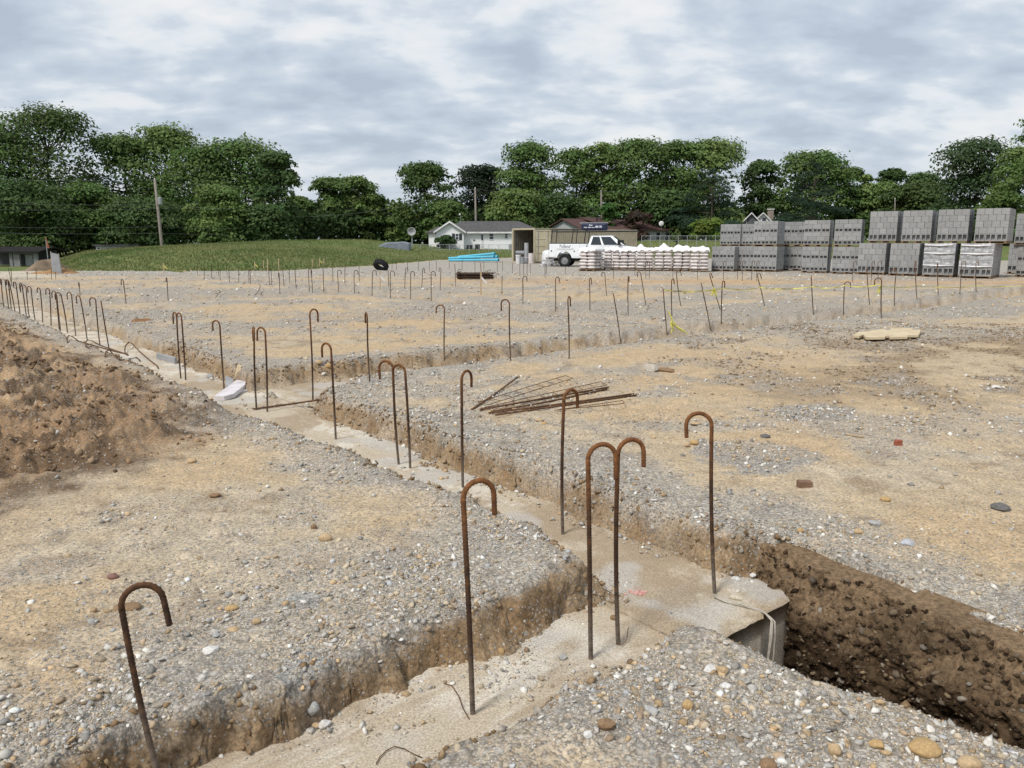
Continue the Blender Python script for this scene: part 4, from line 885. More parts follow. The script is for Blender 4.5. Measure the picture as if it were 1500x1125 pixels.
for i, (px, yb, yt, rb) in enumerate([(373, 396, 383, 'yellow'), (386, 395, 381, None), (392, 397, 379, None), (408, 394, 378, None), (458, 391, 380, None), (468, 391, 378, 'yellow'), (474.5, 391, 379, None), (240, 400, 385, 'yellow')]):
    stake(px, yb, yt, 1.3, f'thin wooden stake, {ordinal(i)} from the left at the foot of the grass bank' if i < 7 else 'thin stake with yellow ribbon at the left part of the grass bank', rb)
def tape(P_, label, wd=0.03, letters=True):
    c = P_[0].copy(); t = thing('caution_tape', label, 'tape', c, group='yellow caution tape strung between bars')
    vs_ = []; fs = []; n = 0; mb = MB()
    for a, b in zip(P_[:-1], P_[1:]):
        k = 14
        for i in range(k):
            pts = []
            for f in (i / k, (i + 1) / k):
                q = a.lerp(b, f); q = q - c; q.z -= 0.05 * math.sin(math.pi * f); tw = 0.5 * math.sin(f * 11 + a.x * 3); hw = wd / 2 * (0.75 + 0.25 * math.cos(f * 17))
                pts.append((q + Vector((0, -math.sin(tw) * hw, -math.cos(tw) * hw)), q + Vector((0, math.sin(tw) * hw, math.cos(tw) * hw))))
            (l0, h0), (l1, h1) = pts; d = Vector((0, .0015, 0))
            mb.hexa([l0 - d, l1 - d, l1 + d, l0 + d, h0 - d, h1 - d, h1 + d, h0 + d])
    mb.build('ribbon', M['yellow'], t)
    if letters:
        a, b = P_[0], P_[1]
        for f in (0.2, 0.55):
            cu_ = bpy.data.curves.new('lettering', 'FONT'); cu_.body = 'CAUTION'; cu_.size = 0.055; cu_.align_x = 'CENTER'; cu_.align_y = 'CENTER'
            tmp = bpy.data.objects.new('lettering', cu_); COL.objects.link(tmp); bpy.context.view_layer.update()
            me = bpy.data.meshes.new_from_object(tmp.evaluated_get(bpy.context.evaluated_depsgraph_get())); bpy.data.objects.remove(tmp)
            me.materials.clear(); me.materials.append(M['ink']); o = bpy.data.objects.new('lettering', me); COL.objects.link(o); o.parent = t
            q = a.lerp(b, f) - c; q.z -= 0.05 * math.sin(math.pi * f); o.location = q + Vector((0, -.012, 0)); o.rotation_euler = (R(90), 0, math.atan2((b - a).y, (b - a).x))
tape([at_y(973, 425, 14.6), at_y(1062, 422, 15.8), at_y(1112, 421, 19.2)], 'yellow caution tape from the thick straight bar to the leaning hooked bars')
tape([at_y(1112, 421, 19.2), at_y(1189, 420, 18.4), at_y(1238, 418, 18.2), at_y(1290, 416, 17.4)], 'yellow caution tape passing the straight bar and the clay pit bar')
tape([at_y(1290, 419, 17.4), at_y(1342, 418.5, 22.5), at_y(1430, 419, 25.5), at_y(1530, 416, 26.5)], 'yellow caution tape sagging in front of the wrapped block stacks', letters=False)
def tape_knot(px, py, y, label, ends):
    c = at_y(px, py, y); t = thing('tape_knot', label, 'tape', c, group='knots and tails of yellow tape')
    mb = MB()
    for k in range(6):
        a = random.uniform(0, 6.28); mb.tube([(0, 0, 0), (.05 * math.cos(a), -.02, .05 * math.sin(a)), (.02 * math.cos(a + 1), -.03, .08 * math.sin(a + .6))], 0.012, 4)
    mb.build('knot', M['yellow'], t)
    for (ex, ey) in ends:
        e = at_y(ex, ey, y) - c; MB().tube([(0, 0, 0), e * 0.5 + Vector((.02, 0, -.01)), e], [0.012, 0.016, 0.008], 4).build('tail', M['yellow'], t)
tape_knot(985, 474, 13.6, 'yellow tape knotted low at the foot of the thick straight bar', [(983, 488), (1000, 486), (1007, 489), (979, 455)])
tape_knot(1045.5, 427, 15.8, 'bow of yellow tape on the strongly leaning hooked bar', [(1050, 435), (1044, 420), (1041, 432)])
tape_knot(1288, 424, 17.3, 'bunch of yellow tape hanging at the clay pit hook', [(1283, 428), (1287, 432), (1290, 418)])
# ------------------------------------------------------------------ tyre, rusty bundle
p = hit(558, 396)
ty = thing('scrap_tractor_tyre', 'big worn black tyre lying tilted on the far gravel', 'tyre', p)
prof = [(0.27, -.13), (0.36, -.17), (0.44, -.165), (0.475, -.13), (0.48, 0), (0.475, .13), (0.44, .165), (0.36, .17), (0.27, .13), (0.285, .09), (0.30, 0), (0.285, -.09)]
a_ = MB().lathe(prof, 40).build('tyre_body', M['black'], ty, smooth=True); a_.rotation_euler = (R(46), R(0), R(-24)); a_.location = (0, .05, .31); ty.scale = (.86, .86, .86)
mb = MB()
for k in range(40):
    a = 2 * math.pi * k / 40
    for y0, y1, da in ((-.13, -.01, 0), (.01, .13, .08)):
        c_, s_ = math.cos(a + da), math.sin(a + da); q = [(0.470, -.028), (0.470, .028), (0.497, .022), (0.497, -.022)]
        f_ = lambda r_, t_, yy_: (r_ * c_ - t_ * s_, yy_, r_ * s_ + t_ * c_)
        mb.add([f_(r_, t_, y0) for r_, t_ in q] + [f_(r_, t_, y1) for r_, t_ in q], [(0, 1, 2, 3), (7, 6, 5, 4), (0, 4, 5, 1), (1, 5, 6, 2), (2, 6, 7, 3), (3, 7, 4, 0)])
tr = mb.build('tread', M['black'], ty); tr.rotation_euler = a_.rotation_euler; tr.location = a_.location
tr['kind'] = 'stuff'
p = hit(697, 409)
bd = thing('rebar_bundle', 'tied bundle of dark rusty hooked bars lying on the far gravel', 'rebar bundle', p)
for k in range(34):
    a, r_ = random.uniform(0, 6.28), 0.17 * math.sqrt(random.random()); y_, z_ = r_ * math.cos(a) * 1.25, 0.145 + r_ * math.sin(a) * .8
    x0, x1 = -0.70 + random.uniform(-.06, .06), 0.70 + random.uniform(-.1, .12)
    pts = [(x1, y_, z_), (x0, y_, z_)]; hk = random.choice([-1, 1]) ; h = random.uniform(.05, .09)
    pts += [(x0 - .06, y_, z_ + h * .3 * hk), (x0 - .07, y_ + .02, z_ + h * hk), (x0 - .02, y_ + .03, z_ + 1.5 * h * hk), (x0 + .06, y_ + .03, z_ + 1.5 * h * hk)]
    MB().tube([(q[0], q[1], max(.02, q[2])) for q in pts], .013, 5).build('rod', M['rust_dark'], bd)
for x_ in (-.45, .3):
    MB().tube([(x_, .24 * math.cos(t), .145 + .165 * math.sin(t)) for t in np.linspace(0, 6.28, 14)], .007, 4).build('tie_wire', M['rust_flat'], bd)
for k, (x_, h) in enumerate([(.52, .34), (.72, .26), (.86, .18), (.4, .3)]):
    MB().tube([(x_, .1, .05), (x_ - .02, .1, h), (x_ + .05, .1, h + .05), (x_ + .12, .1, h)], .012, 5).build('hook', M['rust_dark'], bd)
# ------------------------------------------------------------------ concrete block stacks
def block_mesh(w_, d_, h_, holes):
    g = 0.006; x0, x1, y0, y1, z0, z1 = -w_ / 2 + g, w_ / 2 - g, 0, d_ - g, g * .6, h_ - g * .6; mb = MB()
    if not holes: mb.box(x0, x1, y0, y1, z0, z1)
    else:
        sx, sz = 0.036 if w_ < .5 else .04, 0.036
        mb.box(x0, x1, y0 + .14, y1, z0, z1); mb.box(x0, x1, y0, y0 + .138, z0, z0 + sz); mb.box(x0, x1, y0, y0 + .138, z1 - sz, z1)
        for a, b in ((x0, x0 + sx), (-sx / 2, sx / 2), (x1 - sx, x1)): mb.box(a, b, y0 + .0005, y0 + .138, z0 + sz, z1 - sz)
    return mb.mesh('block', M['block'])
BM = {}
def bmesh_for(k):
    if k not in BM: BM[k] = block_mesh(*k)
    return BM[k]
PAL = None
def pallet_mesh(w_, d_, h_):
    mb = MB()
    for x_ in (-w_ / 2 + .05, 0, w_ / 2 - .05): mb.box(x_ - .035, x_ + .035, 0, d_, 0.022, h_ - .022)
    for i in range(5):
        y_ = i * (d_ - .1) / 4; mb.box(-w_ / 2, w_ / 2, y_, y_ + .1, h_ - .02, h_); mb.box(-w_ / 2, w_ / 2, y_, y_ + .1, 0, .02)
    return mb.mesh('pallet', M['pallet'])
PM = {}
def pallet(w_, d_, h_, parent, loc=(0, 0, 0)):
    k = (w_, d_, h_)
    if k not in PM: PM[k] = pallet_mesh(*k)
    return inst('pallet', PM[k], parent, loc)
GS = 'palletised stacks of grey concrete blocks'
def cube_stack(loc, rz, kind, label, depth=1.2, wrapped=False, rows=None, gaps=()):
    t = thing('block_stack', label, 'block stack', loc, rz, GS); W = 1.22; ph = 0.11
    pallet(W, depth, ph, t)
    if kind == 'wide': lay = [(3, .31, True)] + [(4, .265, False)] * (rows or 4)       # 12 in blocks
    else: lay = [(3, .2, True), (3, .2, False), (3, .2, False), (3, .2, True), (3, .2, False), (3, .2, False)][: rows or 6]
    z = ph
    for r, (n, hh, hol) in enumerate(lay):
        bw = W / n; shift = (bw / 2 if (r % 2 and not hol) else 0)
        xs = [-W / 2 + bw * (i + .5) for i in range(n)]
        spans = [(x_, bw) for x_ in xs]
        if shift: spans = [(-W / 2 + bw / 4, bw / 2)] + [(-W / 2 + bw * (i + 1), bw) for i in range(n - 1)] + [(W / 2 - bw / 4, bw / 2)]
        for (x_, w2) in spans:
            if (r, round(x_, 1)) in gaps: continue
            inst('block', bmesh_for((round(w2, 4), .2, hh, hol)), t, (x_ + random.uniform(-.004, .004), random.uniform(-.006, .008), z))
        m = max(2, int(round((depth - .2) / .4))); dl = (depth - .2) / m          # right and left flanks
        for i in range(m):
            for sx in (1, -1):
                b = inst('block', bmesh_for((round(dl, 4), .2, hh, False)), t, (sx * W / 2 + random.uniform(-.005, .005), .2 + dl * (i + .5), z), sx * R(90)); 
        if r == len(lay) - 1:
            for i in range(m):
                for j in range(2): inst('block', bmesh_for((round(W / 2 - .2, 4), round(dl, 4), hh, False)), t, ((j - .5) * (W / 2 - .2), .2 + dl * i, z - .002))
            for x_ in (-.2, .2): inst('block', bmesh_for((.4, .2, hh, False)), t, (x_, depth - .2, z - .002))
        z += hh
    if wrapped:
        mb = MB(); nx, nz = 26, 14; z0, z1 = ph + .33, z + .012
        for i in range(nx):
            for j in range(nz):
                q = []
                for (a, b) in ((i, j), (i + 1, j), (i + 1, j + 1), (i, j + 1)):
                    x_ = -W / 2 - .01 + (W + .02) * a / nx; zq = z0 + (z1 - z0) * b / nz; q.append((x_, -.02 - .018 * math.sin(zq * 23 + math.sin(x_ * 5) * 1.5) - .006 * math.sin(x_ * 19 + b), zq))
                mb.add(q, [(0, 1, 2, 3)])
        mb.build('plastic_wrap', M['wrap'], t, smooth=True)
        mb = MB()
        for zq, x1 in ((z - .07, .5), (z - .42, .6), (ph + .42, .6)): mb.tube([(-W / 2, -.035, zq), (0, -.05, zq - .02), (x1, -.035, zq)], [.028, .036, .02], 6)
        mb.build('wrap_fold', M['white_wrap'], t, smooth=True)
    return t, z
A_ROW = R(-38)
def gz(x_, y_): return float(_h0(np.array([x_]), np.array([y_]), False)[0])
def row_pos(px, y, px2, y2, n, dx=0.0):
    a, b = at_y(px, 400, y), at_y(px2, 400, y2); out = []
    for i in range(n):
        f = i / (n - 1) if n > 1 else 0; p = a.lerp(b, f); out.append((p.x, p.y))
    return out
lowA = row_pos(1275, 37.0, 1428, 33.3, 4); uppA = row_pos(1288, 37.25, 1445, 33.5, 4)
labA = [('lower stack of tall-cell blocks, first of the nearest four from the left', 'upper stack of tall-cell blocks, first of the raised four from the left'), ('lower stack of tall-cell blocks, second of the nearest four', 'upper stack of tall-cell blocks, second of the raised four'),
        ('wrapped lower block stack with shiny plastic, the left of two', 'upper block stack standing over the left wrapped one'), ('wrapped lower block stack with shiny plastic, the right of two', 'upper block stack at the end over the right wrapped one')]
for i in range(4):
    x_, y_ = lowA[i]; t, h = cube_stack((x_, y_, gz(x_, y_)), A_ROW, 'wide', labA[i][0], depth=1.3 if i < 3 else 2.8, wrapped=i >= 2)
    x2, y2 = uppA[i]; cube_stack((x2, y2, gz(x_, y_) + h), A_ROW + R(random.uniform(-1.5, 1.5)), 'wide', labA[i][1], depth=1.3 if i < 3 else 2.1)
lowB = row_pos(1192, 39.3, 1237, 38.0, 2)
for i in range(2):
    x_, y_ = lowB[i]; w2 = ['first', 'second'][i]
    t, h = cube_stack((x_, y_, gz(x_, y_)), A_ROW + R(8), 'std', f'lower stack of square-cell blocks with a missing piece, {w2} of the middle pair', gaps=((2, 0.2),) if i == 0 else ())
    cube_stack((x_ + .03, y_ + .05, gz(x_, y_) + h), A_ROW + R(8), 'std', f'upper stack of square-cell blocks, {w2} of the middle pair')
RC = A_ROW + R(6)
def place(px, y, kind, label, rz, z=None, **k):
    p = at_y(px, 400, y); g = gz(p.x, p.y); return cube_stack((p.x, p.y, g if z is None else z), rz, kind, label, **k)
t, hC = place(1058, 41.6, 'std', 'lone low block stack beside the last bag pallet', RC)
t, h = place(1091, 41.7, 'std', 'lower block stack in the left pair, next to the low lone one', RC)
place(1119, 40.9, 'std', 'lower block stack at the corner of the left group', RC, depth=1.6)
place(1161, 42.5, 'std', 'lower block stack recessed in the corner behind the left group', RC - R(4), depth=1.0)
zt = gz(13, 41.5) + h
place(1118, 40.95, 'std', 'upper block stack at the corner of the left group', RC, z=zt, depth=1.6)
place(1160, 42.5, 'std', 'upper block stack recessed in the corner behind the left group', RC - R(4), z=zt, depth=1.0)
place(1067, 47.5, 'std', 'small upper block stack farthest left behind the low ones', RC, z=gz(13, 47) + 1.3); place(1089.5, 47.2, 'std', 'small upper block stack behind the left pair, second one', RC, z=gz(13, 47) + 1.3)
place(1067, 47.5, 'std', 'lower block stack hidden behind the lone low one', RC); place(1089.5, 47.2, 'std', 'lower block stack hidden behind the left pair', RC)
t, h = place(1511, 34.4, 'std', 'lower block stack cut by the right edge of the picture', A_ROW)
place(1496, 37.6, 'wide', 'lower block stack set back at the right edge', A_ROW); place(1502, 37.4, 'wide', 'upper block stack set back at the right edge', A_ROW, z=gz(24, 36) + 1.4)
# ------------------------------------------------------------------ pallets of bagged cement
def bag_mesh(w_, d_, h_):
    mb = MB(); nx, ny = 7, 5; vs_ = []; 
    for side in (1, -1):
        for j in range(ny + 1):
            for i in range(nx + 1):
                u, v = i / nx * 2 - 1, j / ny * 2 - 1; e = (1 - abs(u) ** 3.2) ** .5 * (1 - abs(v) ** 3.2) ** .5
                vs_.append((u * w_ / 2, v * d_ / 2, h_ / 2 + side * h_ / 2 * (.12 + .88 * e) if e > 0 else h_ / 2 + side * .004))
    o = (nx + 1) * (ny + 1); fs = []
    for j in range(ny):
        for i in range(nx):
            a = j * (nx + 1) + i; fs += [(a, a + 1, a + nx + 2, a + nx + 1), (o + a, o + a + nx + 1, o + a + nx + 2, o + a + 1)]
    ring = [i for i in range(nx + 1)] + [(j + 1) * (nx + 1) + nx for j in range(ny)] + [ny * (nx + 1) + nx - 1 - i for i in range(nx)] + [(ny - 1 - j) * (nx + 1) for j in range(ny - 1)]
    for a, b in zip(ring, ring[1:] + ring[:1]): fs.append((a, o + a, o + b, b))
    mb.add(vs_, fs); return mb.mesh('bag', M['bag'], True)
BAG = bag_mesh(.475, .385, .178)
def cover_mesh(seed, peaks):
    n = 18; vs_ = []; fs = []; W = 1.0; D = 1.22
    for j in range(n + 1):
        for i in range(n + 1):
            u, v = i / n * 2 - 1, j / n * 2 - 1; mxy = max(abs(u), abs(v)); drop = sstep(0.78, 1.0, np.array(mxy)) * .16
            z = .06 + .05 * float(fbm(np.array(u * 3 + seed), np.array(v * 3 + seed), 3, 3)) - float(drop)
            for (pu, pv, ph) in peaks: z += ph * max(0, 1 - math.hypot(u - pu, v - pv) / .5)
            k = 1.0 if mxy < .8 else 1.0; x_ = max(-1, min(1, u * 1.12)) * W / 2; y_ = max(-1, min(1, v * 1.12)) * D / 2
            if mxy > .93: z += .03 * math.sin(9 * u + 7 * v + seed)
            vs_.append((x_ * (1 + .012 * math.sin(i * 2.3 + seed)), y_ * (1 + .012 * math.cos(j * 2 + seed)), z))
    for j in range(n):
        for i in range(n): a = j * (n + 1) + i; fs.append((a, a + 1, a + n + 2, a + n + 1))
    return MB().add(vs_, fs).mesh('plastic_cover', M['white_wrap'], True)
GBG = 'pallets of bagged cement under white plastic'
bag_px = [(866, 42.4, -32), (896, 43.6, -10), (919.5, 43.3, -8), (944, 42.9, -8), (970.5, 42.3, -8), (997.5, 41.8, -8), (1024, 41.1, -14)]
bag_lab = ['pallet of cement bags turned aside at the truck, first of the row', 'pallet of cement bags directly behind the gap after the turned one', 'pallet of cement bags below the truck bonnet end, with flat white top', 'pallet of cement bags with a sharp white peak on its left top', 'pallet of cement bags in the middle with a white peak at centre', 'pallet of cement bags with two low white humps, next to last', 'last pallet of cement bags, touching the low block stack']
peaks = [[(-.2, 0, .12)], [(.3, -.2, .06)], [(0, 0, .03)], [(-.4, -.2, .22)], [(.0, -.3, .25)], [(-.3, 0, .16), (.4, -.1, .12)], [(.2, 0, .10), (-.5, .2, .08)]]
for i, (px, y_, rz) in enumerate(bag_px):
    p = at_y(px, 400, y_); t = thing('bag_pallet', bag_lab[i], 'bag pallet', (p.x, p.y, gz(p.x, p.y)), R(rz), GBG)
    pallet(.94, 1.2, .11, t, (0, -.6, 0))
    for L_ in range(6 if i else 6):
        for a in range(2):
            for b in range(3):
                q = inst('bag', BAG, t, ((a - .5) * .45 + random.uniform(-.02, .02), (b - 1) * .40 + random.uniform(-.02, .02), .105 + L_ * .172), random.choice([0, math.pi]) + random.uniform(-.05, .05))
                q.rotation_euler[0] = random.uniform(-.03, .03); q.rotation_euler[1] = random.uniform(-.05, .05)
    inst('plastic_cover', cover_mesh(i * 3.7, peaks[i]), t, (0, 0, .11 + 6 * .172 + .03))
# ------------------------------------------------------------------ shipping container
def container():
    c0 = at_y(783, 387, 58.0); zg = gz(c0.x, c0.y)
    t = thing('shipping_container', 'long tan shipping container with one end door swung open', 'container', (c0.x, c0.y, zg), R(43)); Lc, Wc, Hc = 12.19, 2.44, 2.59
    # local: long side on -Y face from x=0 to Lc at y=0; end opening at x=0 from y=0 to y=Wc
    def corr(x0, x1, y_, z0, z1, name, mat, sgn):
        mb = MB(); per = .28; pts = []; x_ = x0
        while x_ < x1 - .01:
            for dx, dy in ((0, 0), (.07, 0), (.105, .036), (.175, .036)): 
                if x_ + dx < x1: pts.append((x_ + dx, y_ + sgn * dy))
            x_ += per * .75
        pts.append((x1, y_))
        for a, b in zip(pts[:-1], pts[1:]): mb.add([(a[0], a[1], z0), (b[0], b[1], z0), (b[0], b[1], z1), (a[0], a[1], z1)], [(0, 1, 2, 3)])
        return mb.build(name, mat, t)
    corr(.12, Lc - .12, .035, .17, Hc - .11, 'side_panel', M['tan_paint'], 1)
    corr(.12, Lc - .12, Wc - .09, .17, Hc - .11, 'side_panel', M['inside'], -1)
    MB().box(.1, Lc - .1, .09, Wc - .1, Hc - .07, Hc - .03).build('roof_panel', M['tan_paint'], t)
    MB().box(.1, Lc - .1, .09, Wc - .1, .13, .165).build('floor_panel', M['pallet'], t)
    MB().box(Lc - .1, Lc - .04, .1, Wc - .1, .17, Hc - .11).build('end_panel', M['inside'], t)
    fr = MB()
    for x_ in (0, Lc - .13):
        for y_ in (0, Wc - .13): fr.box(x_, x_ + .13, y_, y_ + .13, 0, Hc)
    for y_ in (.012, Wc - .112): fr.box(.13, Lc - .13, y_, y_ + .1, .0, .16); fr.box(.13, Lc - .13, y_, y_ + .1, Hc - .11, Hc - .004)
    for x_ in (.012, Lc - .112): fr.box(x_, x_ + .1, .13, Wc - .13, .0, .13); fr.box(x_, x_ + .1, .13, Wc - .13, Hc - .13, Hc - .004)
    f = fr.build('frame', M['tan_paint'], t); f['kind'] = 'stuff'
    def leaf(hinge, rz):
        h = bpy.data.objects.new('door', None); COL.objects.link(h)
        m = MB(); m.box(0, 1.15, 0, .045, 0, 2.3); d = m.build('door', M['tan_paint'], t, (hinge[0], hinge[1], .14)); bpy.data.objects.remove(h); d.rotation_euler = (0, 0, rz)
        for z_ in (.0, .62, 1.12, 1.62, 2.22): MB().box(.06, .75 if .1 < z_ < 2 else 1.1, -.03, -.001, z_, z_ + .08).build('rib', M['tan_paint'], d)
        for x_ in (.2, .92): MB().bar((x_, -.05, .02), (x_, -.05, 2.28), .02, 6).build('lock_rod', M['galv'], d)
        MB().box(.72, 1.0, -.055, -.02, .75, 1.5).build('lock_box', M['tan_paint'], d)
    leaf((0.0, -.06), R(-43)); leaf((.05, Wc + .06), R(4))
    return t
container()
def prop(name, px, py, y, label, cat, prof, mat, parts=None):
    p = at_y(px, py, y); z = gz(p.x, p.y); t = thing(name, label, cat, (p.x, p.y, z))
    MB().lathe(prof, 18, 'z').build('body', M[mat], t, smooth=False); return t
for px, y, lab, name, r_, h_, z0, mat in [(759, 56.6, 'white bucket standing lowest in front of the open container', 'bucket', .17, .62, 0, 'plastic_white'), (764.5, 56.7, 'grey roll beside the white bucket at the container mouth', 'paper_roll', .2, .5, 0, 'geotextile'),
        (771, 57.2, 'tall grey cardboard tube standing upright in the open container', 'tube', .15, 1.5, 0, 'plastic_grey'), (777.5, 57.0, 'brown grey sack standing by the container door', 'sack', .18, .75, 0, 'bag')]:
    p = at_y(px, 385, y); t = thing(name, lab, name.replace('_', ' '), (p.x, p.y, gz(p.x, p.y)))
    MB().lathe([(0.001, 0), (r_ * .92, 0), (r_, h_ * .5), (r_, h_), (r_ - .02, h_), (r_ - .02, h_ - .05), (.001, h_ - .05)], 16, 'z').build('body', M[mat], t)
    if name == 'bucket':
        MB().lathe([(r_ + .004, h_ - .09), (r_ + .02, h_ - .09), (r_ + .02, h_ + .015), (r_ + .004, h_ + .015)], 16, 'z').build('rim', M[mat], t)
        MB().tube([(-r_, -.01, h_ - .05), (-.1, -.17, h_ - .2), (.1, -.17, h_ - .2), (r_, -.01, h_ - .05)], .008, 4).build('handle', M['steel'], t)
    if name == 'tube': MB().lathe([(r_ + .002, .4), (r_ + .01, .4), (r_ + .01, .46), (r_ + .002, .46)], 16, 'z').build('band', M['plastic_white'], t)
p = at_y(761.5, 370, 57.4); t = thing('plastic_roll', 'pale grey roll lying on top of the bucket and roll', 'roll', (p.x, p.y, gz(p.x, p.y) + .635))
MB().lathe([(.001, -.3), (.14, -.3), (.14, .3), (.001, .3)], 16, 'x', (0, 0, .14)).build('wound_sheet', M['geotextile'], t); MB().lathe([(.001, -.33), (.04, -.33), (.04, .33), (.001, .33)], 10, 'x', (0, 0, .14)).build('core', M['plastic_grey'], t)
p = at_y(810, 388, 50.5); t = thing('scrap_heap', 'heap of bright crumpled wire and sheet scrap behind the truck', 'scrap heap', (p.x, p.y, gz(p.x, p.y)))
for k in range(26):
    x_, y_ = random.gauss(0, .4), random.gauss(0, .25); s_ = random.uniform(.08, .3)
    MB().tube([(x_, y_, .02), (x_ + s_ * random.uniform(-1, 1), y_ + .1, s_ * 1.4), (x_ + s_, y_, .05 + s_ * random.uniform(0, .8)), (x_ + s_ * 1.4, y_ - .05, .02)], .015, 5).build('scrap_wire', M['steel'], t)
p = at_y(803, 383, 52.5); t = thing('water_tank', 'white domed plastic tank between the open door and the truck', 'tank', (p.x, p.y, gz(p.x, p.y)))
MB().lathe([(.001, 0), (.42, 0), (.44, .1), (.44, .65), (.38, .9), (.2, 1.0), (.001, 1.02)], 20, 'z').build('body', M['plastic_white'], t, smooth=True); MB().lathe([(.001, 1.0), (.12, 1.0), (.12, 1.08), (.001, 1.08)], 14, 'z').build('lid', M['plastic_grey'], t); MB().lathe([(.441, .3), (.455, .3), (.455, .36), (.441, .36)], 20, 'z').build('band', M['plastic_grey'], t)
# ------------------------------------------------------------------ pickup truck with service body
def truck():
    p = at_y(806, 388, 50.6); t = thing('pickup_truck', 'white crew-cab pickup with a service body and a black ladder rack', 'truck', (p.x, p.y, gz(p.x, p.y)), R(-13))
    W = 1.0; wp = M['white_paint']
    def arc(cx, cz, r_, a0, a1, n=10): return [(cx + r_ * math.cos(a), cz + r_ * math.sin(a)) for a in np.linspace(a0, a1, n)]
    def side(outline, y0, y1, name, mat, bevel=0.0, parent=t): return MB().prism(outline, lambda a, b: (a, y0, b), lambda a, b: (a, y1, b)).build(name, mat, parent, bevel=bevel)
    sb = [(.12, .60), (.66, .60)] + arc(1.08, .52, .47, R(170), R(10), 12) + [(1.58, .56), (2.47, .56), (2.47, 1.44), (.12, 1.44)]
    body = None
    side(sb, -1.04, -.62, 'service_body', wp, .012); side(sb, .62, 1.04, 'service_body', wp, .012)
    MB().box(.14, 2.45, -.618, .618, .80, .86).build('bed_floor', wp, t); MB().box(.14, .18, -.615, .615, .862, 1.30).build('tailgate', wp, t); MB().box(2.40, 2.44, -.615, .615, .862, 1.40).build('bulkhead', wp, t)
    for (x0, x1, z0, z1) in ((.16, .52, .64, 1.40), (.54, 1.62, 1.06, 1.40), (1.64, 2.06, .64, 1.40), (2.08, 2.44, .62, 1.40)):
        for y_ in (-1.052, 1.041): d = MB().box(x0, x1, y_, y_ + .011, z0, z1).build('locker_door', wp, t, bevel=.004); 
    for (x_, z_) in ((.26, 1.0), (1.72, .98), (1.98, 1.02)): MB().lathe([(.001, -1.066), (.045, -1.066), (.045, -1.053), (.001, -1.053)], 10, 'y', (x_, 0, z_)).build('latch', M['black_steel'], t)
    cab = [(2.53, .52), (4.55, .50)] + arc(5.02, .50, .46, R(178), R(4), 12) + [(5.55, .50), (6.02, .50), (6.10, .62), (6.10, 1.02), (6.02, 1.14), (5.5, 1.24), (4.62, 1.33), (2.53, 1.35)]
    side(cab, -.98, .98, 'cab_body', wp, .03)
    gb = [(2.56, -.95), (4.86, -.95), (4.86, .95), (2.56, .95)]; gt = [(2.74, -.74), (4.02, -.74), (4.02, .74), (2.74, .74)]
    z0, z1 = 1.345, 1.96
    MB().hexa([(x_, y_, z0) for x_, y_ in gb] + [(x_, y_, z1) for x_, y_ in gt]).build('greenhouse', wp, t, bevel=.05)
    def sp(u, v, sgn, off=.004):   # point on the cab side: u along (0 back..1 front), v up
        x_ = (gb[0][0] + (gb[1][0] - gb[0][0]) * u) * (1 - v) + (gt[0][0] + (gt[1][0] - gt[0][0]) * u) * v; y_ = (-.95 * (1 - v) + -.74 * v) - off; return (x_, sgn * y_, z0 + (z1 - z0) * v)
    for sgn in (1, -1):
        for (u0, u1, u2, u3) in ((.07, .38, .38, .10), (.44, .84, .86, .44)):
            q = [(u0, .06), (u1, .06), (u2, .86), (u3, .86)]
            MB().hexa([sp(u, v, sgn, -.01) for u, v in q] + [sp(u, v, sgn, .006) for u, v in q]).build('side_window', M['glass'], t)
    def fpt(u, v, off): x_ = 4.86 * (1 - v) + 4.02 * v + off; y_ = (.95 * (1 - v) + .74 * v) * u; return (x_, y_, z0 + (z1 - z0) * v + off * .6)
    MB().hexa([fpt(u, v, -.01) for u, v in ((-.9, .05), (.9, .05), (.88, .92), (-.88, .92))] + [fpt(u, v, .006) for u, v in ((-.9, .05), (.9, .05), (.88, .92), (-.88, .92))]).build('windscreen', M['glass'], t)
    for sgn in (-1, 1):
        m = MB().box(4.42, 4.62, -.13, .0, -.12, .2).build('wing_mirror', M['black'], t, (0, sgn * 1.12 + .065, 1.48), bevel=.03)
        MB().box(5.98, 6.112, -.12, .12, -.1, .1).build('headlight', M['glass'], t, (0, sgn * .78, .93))
        MB().box(.10, .119, -.06, .06, -.14, .14).build('tail_light', M['tail'], t, (0, sgn * .88, .95))
        for x_ in (2.66, 3.72): MB().box(x_, x_ + .2, -.02, .02, 0, .05).build('door_handle', M['black_steel'], t, (0, sgn * .995, 1.19))
    for x_ in (3.52, 4.56): 
        for sgn in (-1, 1): MB().box(x_, x_ + .012, sgn * .9815 - .003, sgn * .9815 + .003, .62, 1.33).build('door_seam', M['geotextile'], t)
    MB().box(6.06, 6.2, -.95, .95, .42, .66).build('front_bumper', M['steel'], t, bevel=.03); MB().box(-.12, .08, -.95, .95, .46, .64).build('rear_bumper', M['steel'], t, bevel=.02)
    MB().box(.3, 5.9, -.42, .42, .36, .52).build('chassis', M['black_steel'], t); MB().box(6.09, 6.125, -.6, .6, .72, 1.02).build('radiator_grille', M['black'], t)
    def wheel(x_, y_, sgn):
        wv = bpy.data.objects.new('wheel', None); 
        ty = MB().lathe([(.235, -.12), (.36, -.13), (.405, -.1), (.41, 0), (.405, .1), (.36, .13), (.235, .12)], 28, 'y').build('wheel', M['black'], t, (x_, y_, .41), smooth=True)
        MB().lathe([(.001, -.03), (.10, -.05), (.20, -.02), (.232, -.10), (.236, -.10), (.236, .10), (.001, .05)], 20, 'y').build('rim', M['steel'], ty); MB().lathe([(.001, -.11), (.05, -.11), (.07, -.05), (.001, -.05)], 12, 'y').build('hub', M['steel'], ty)
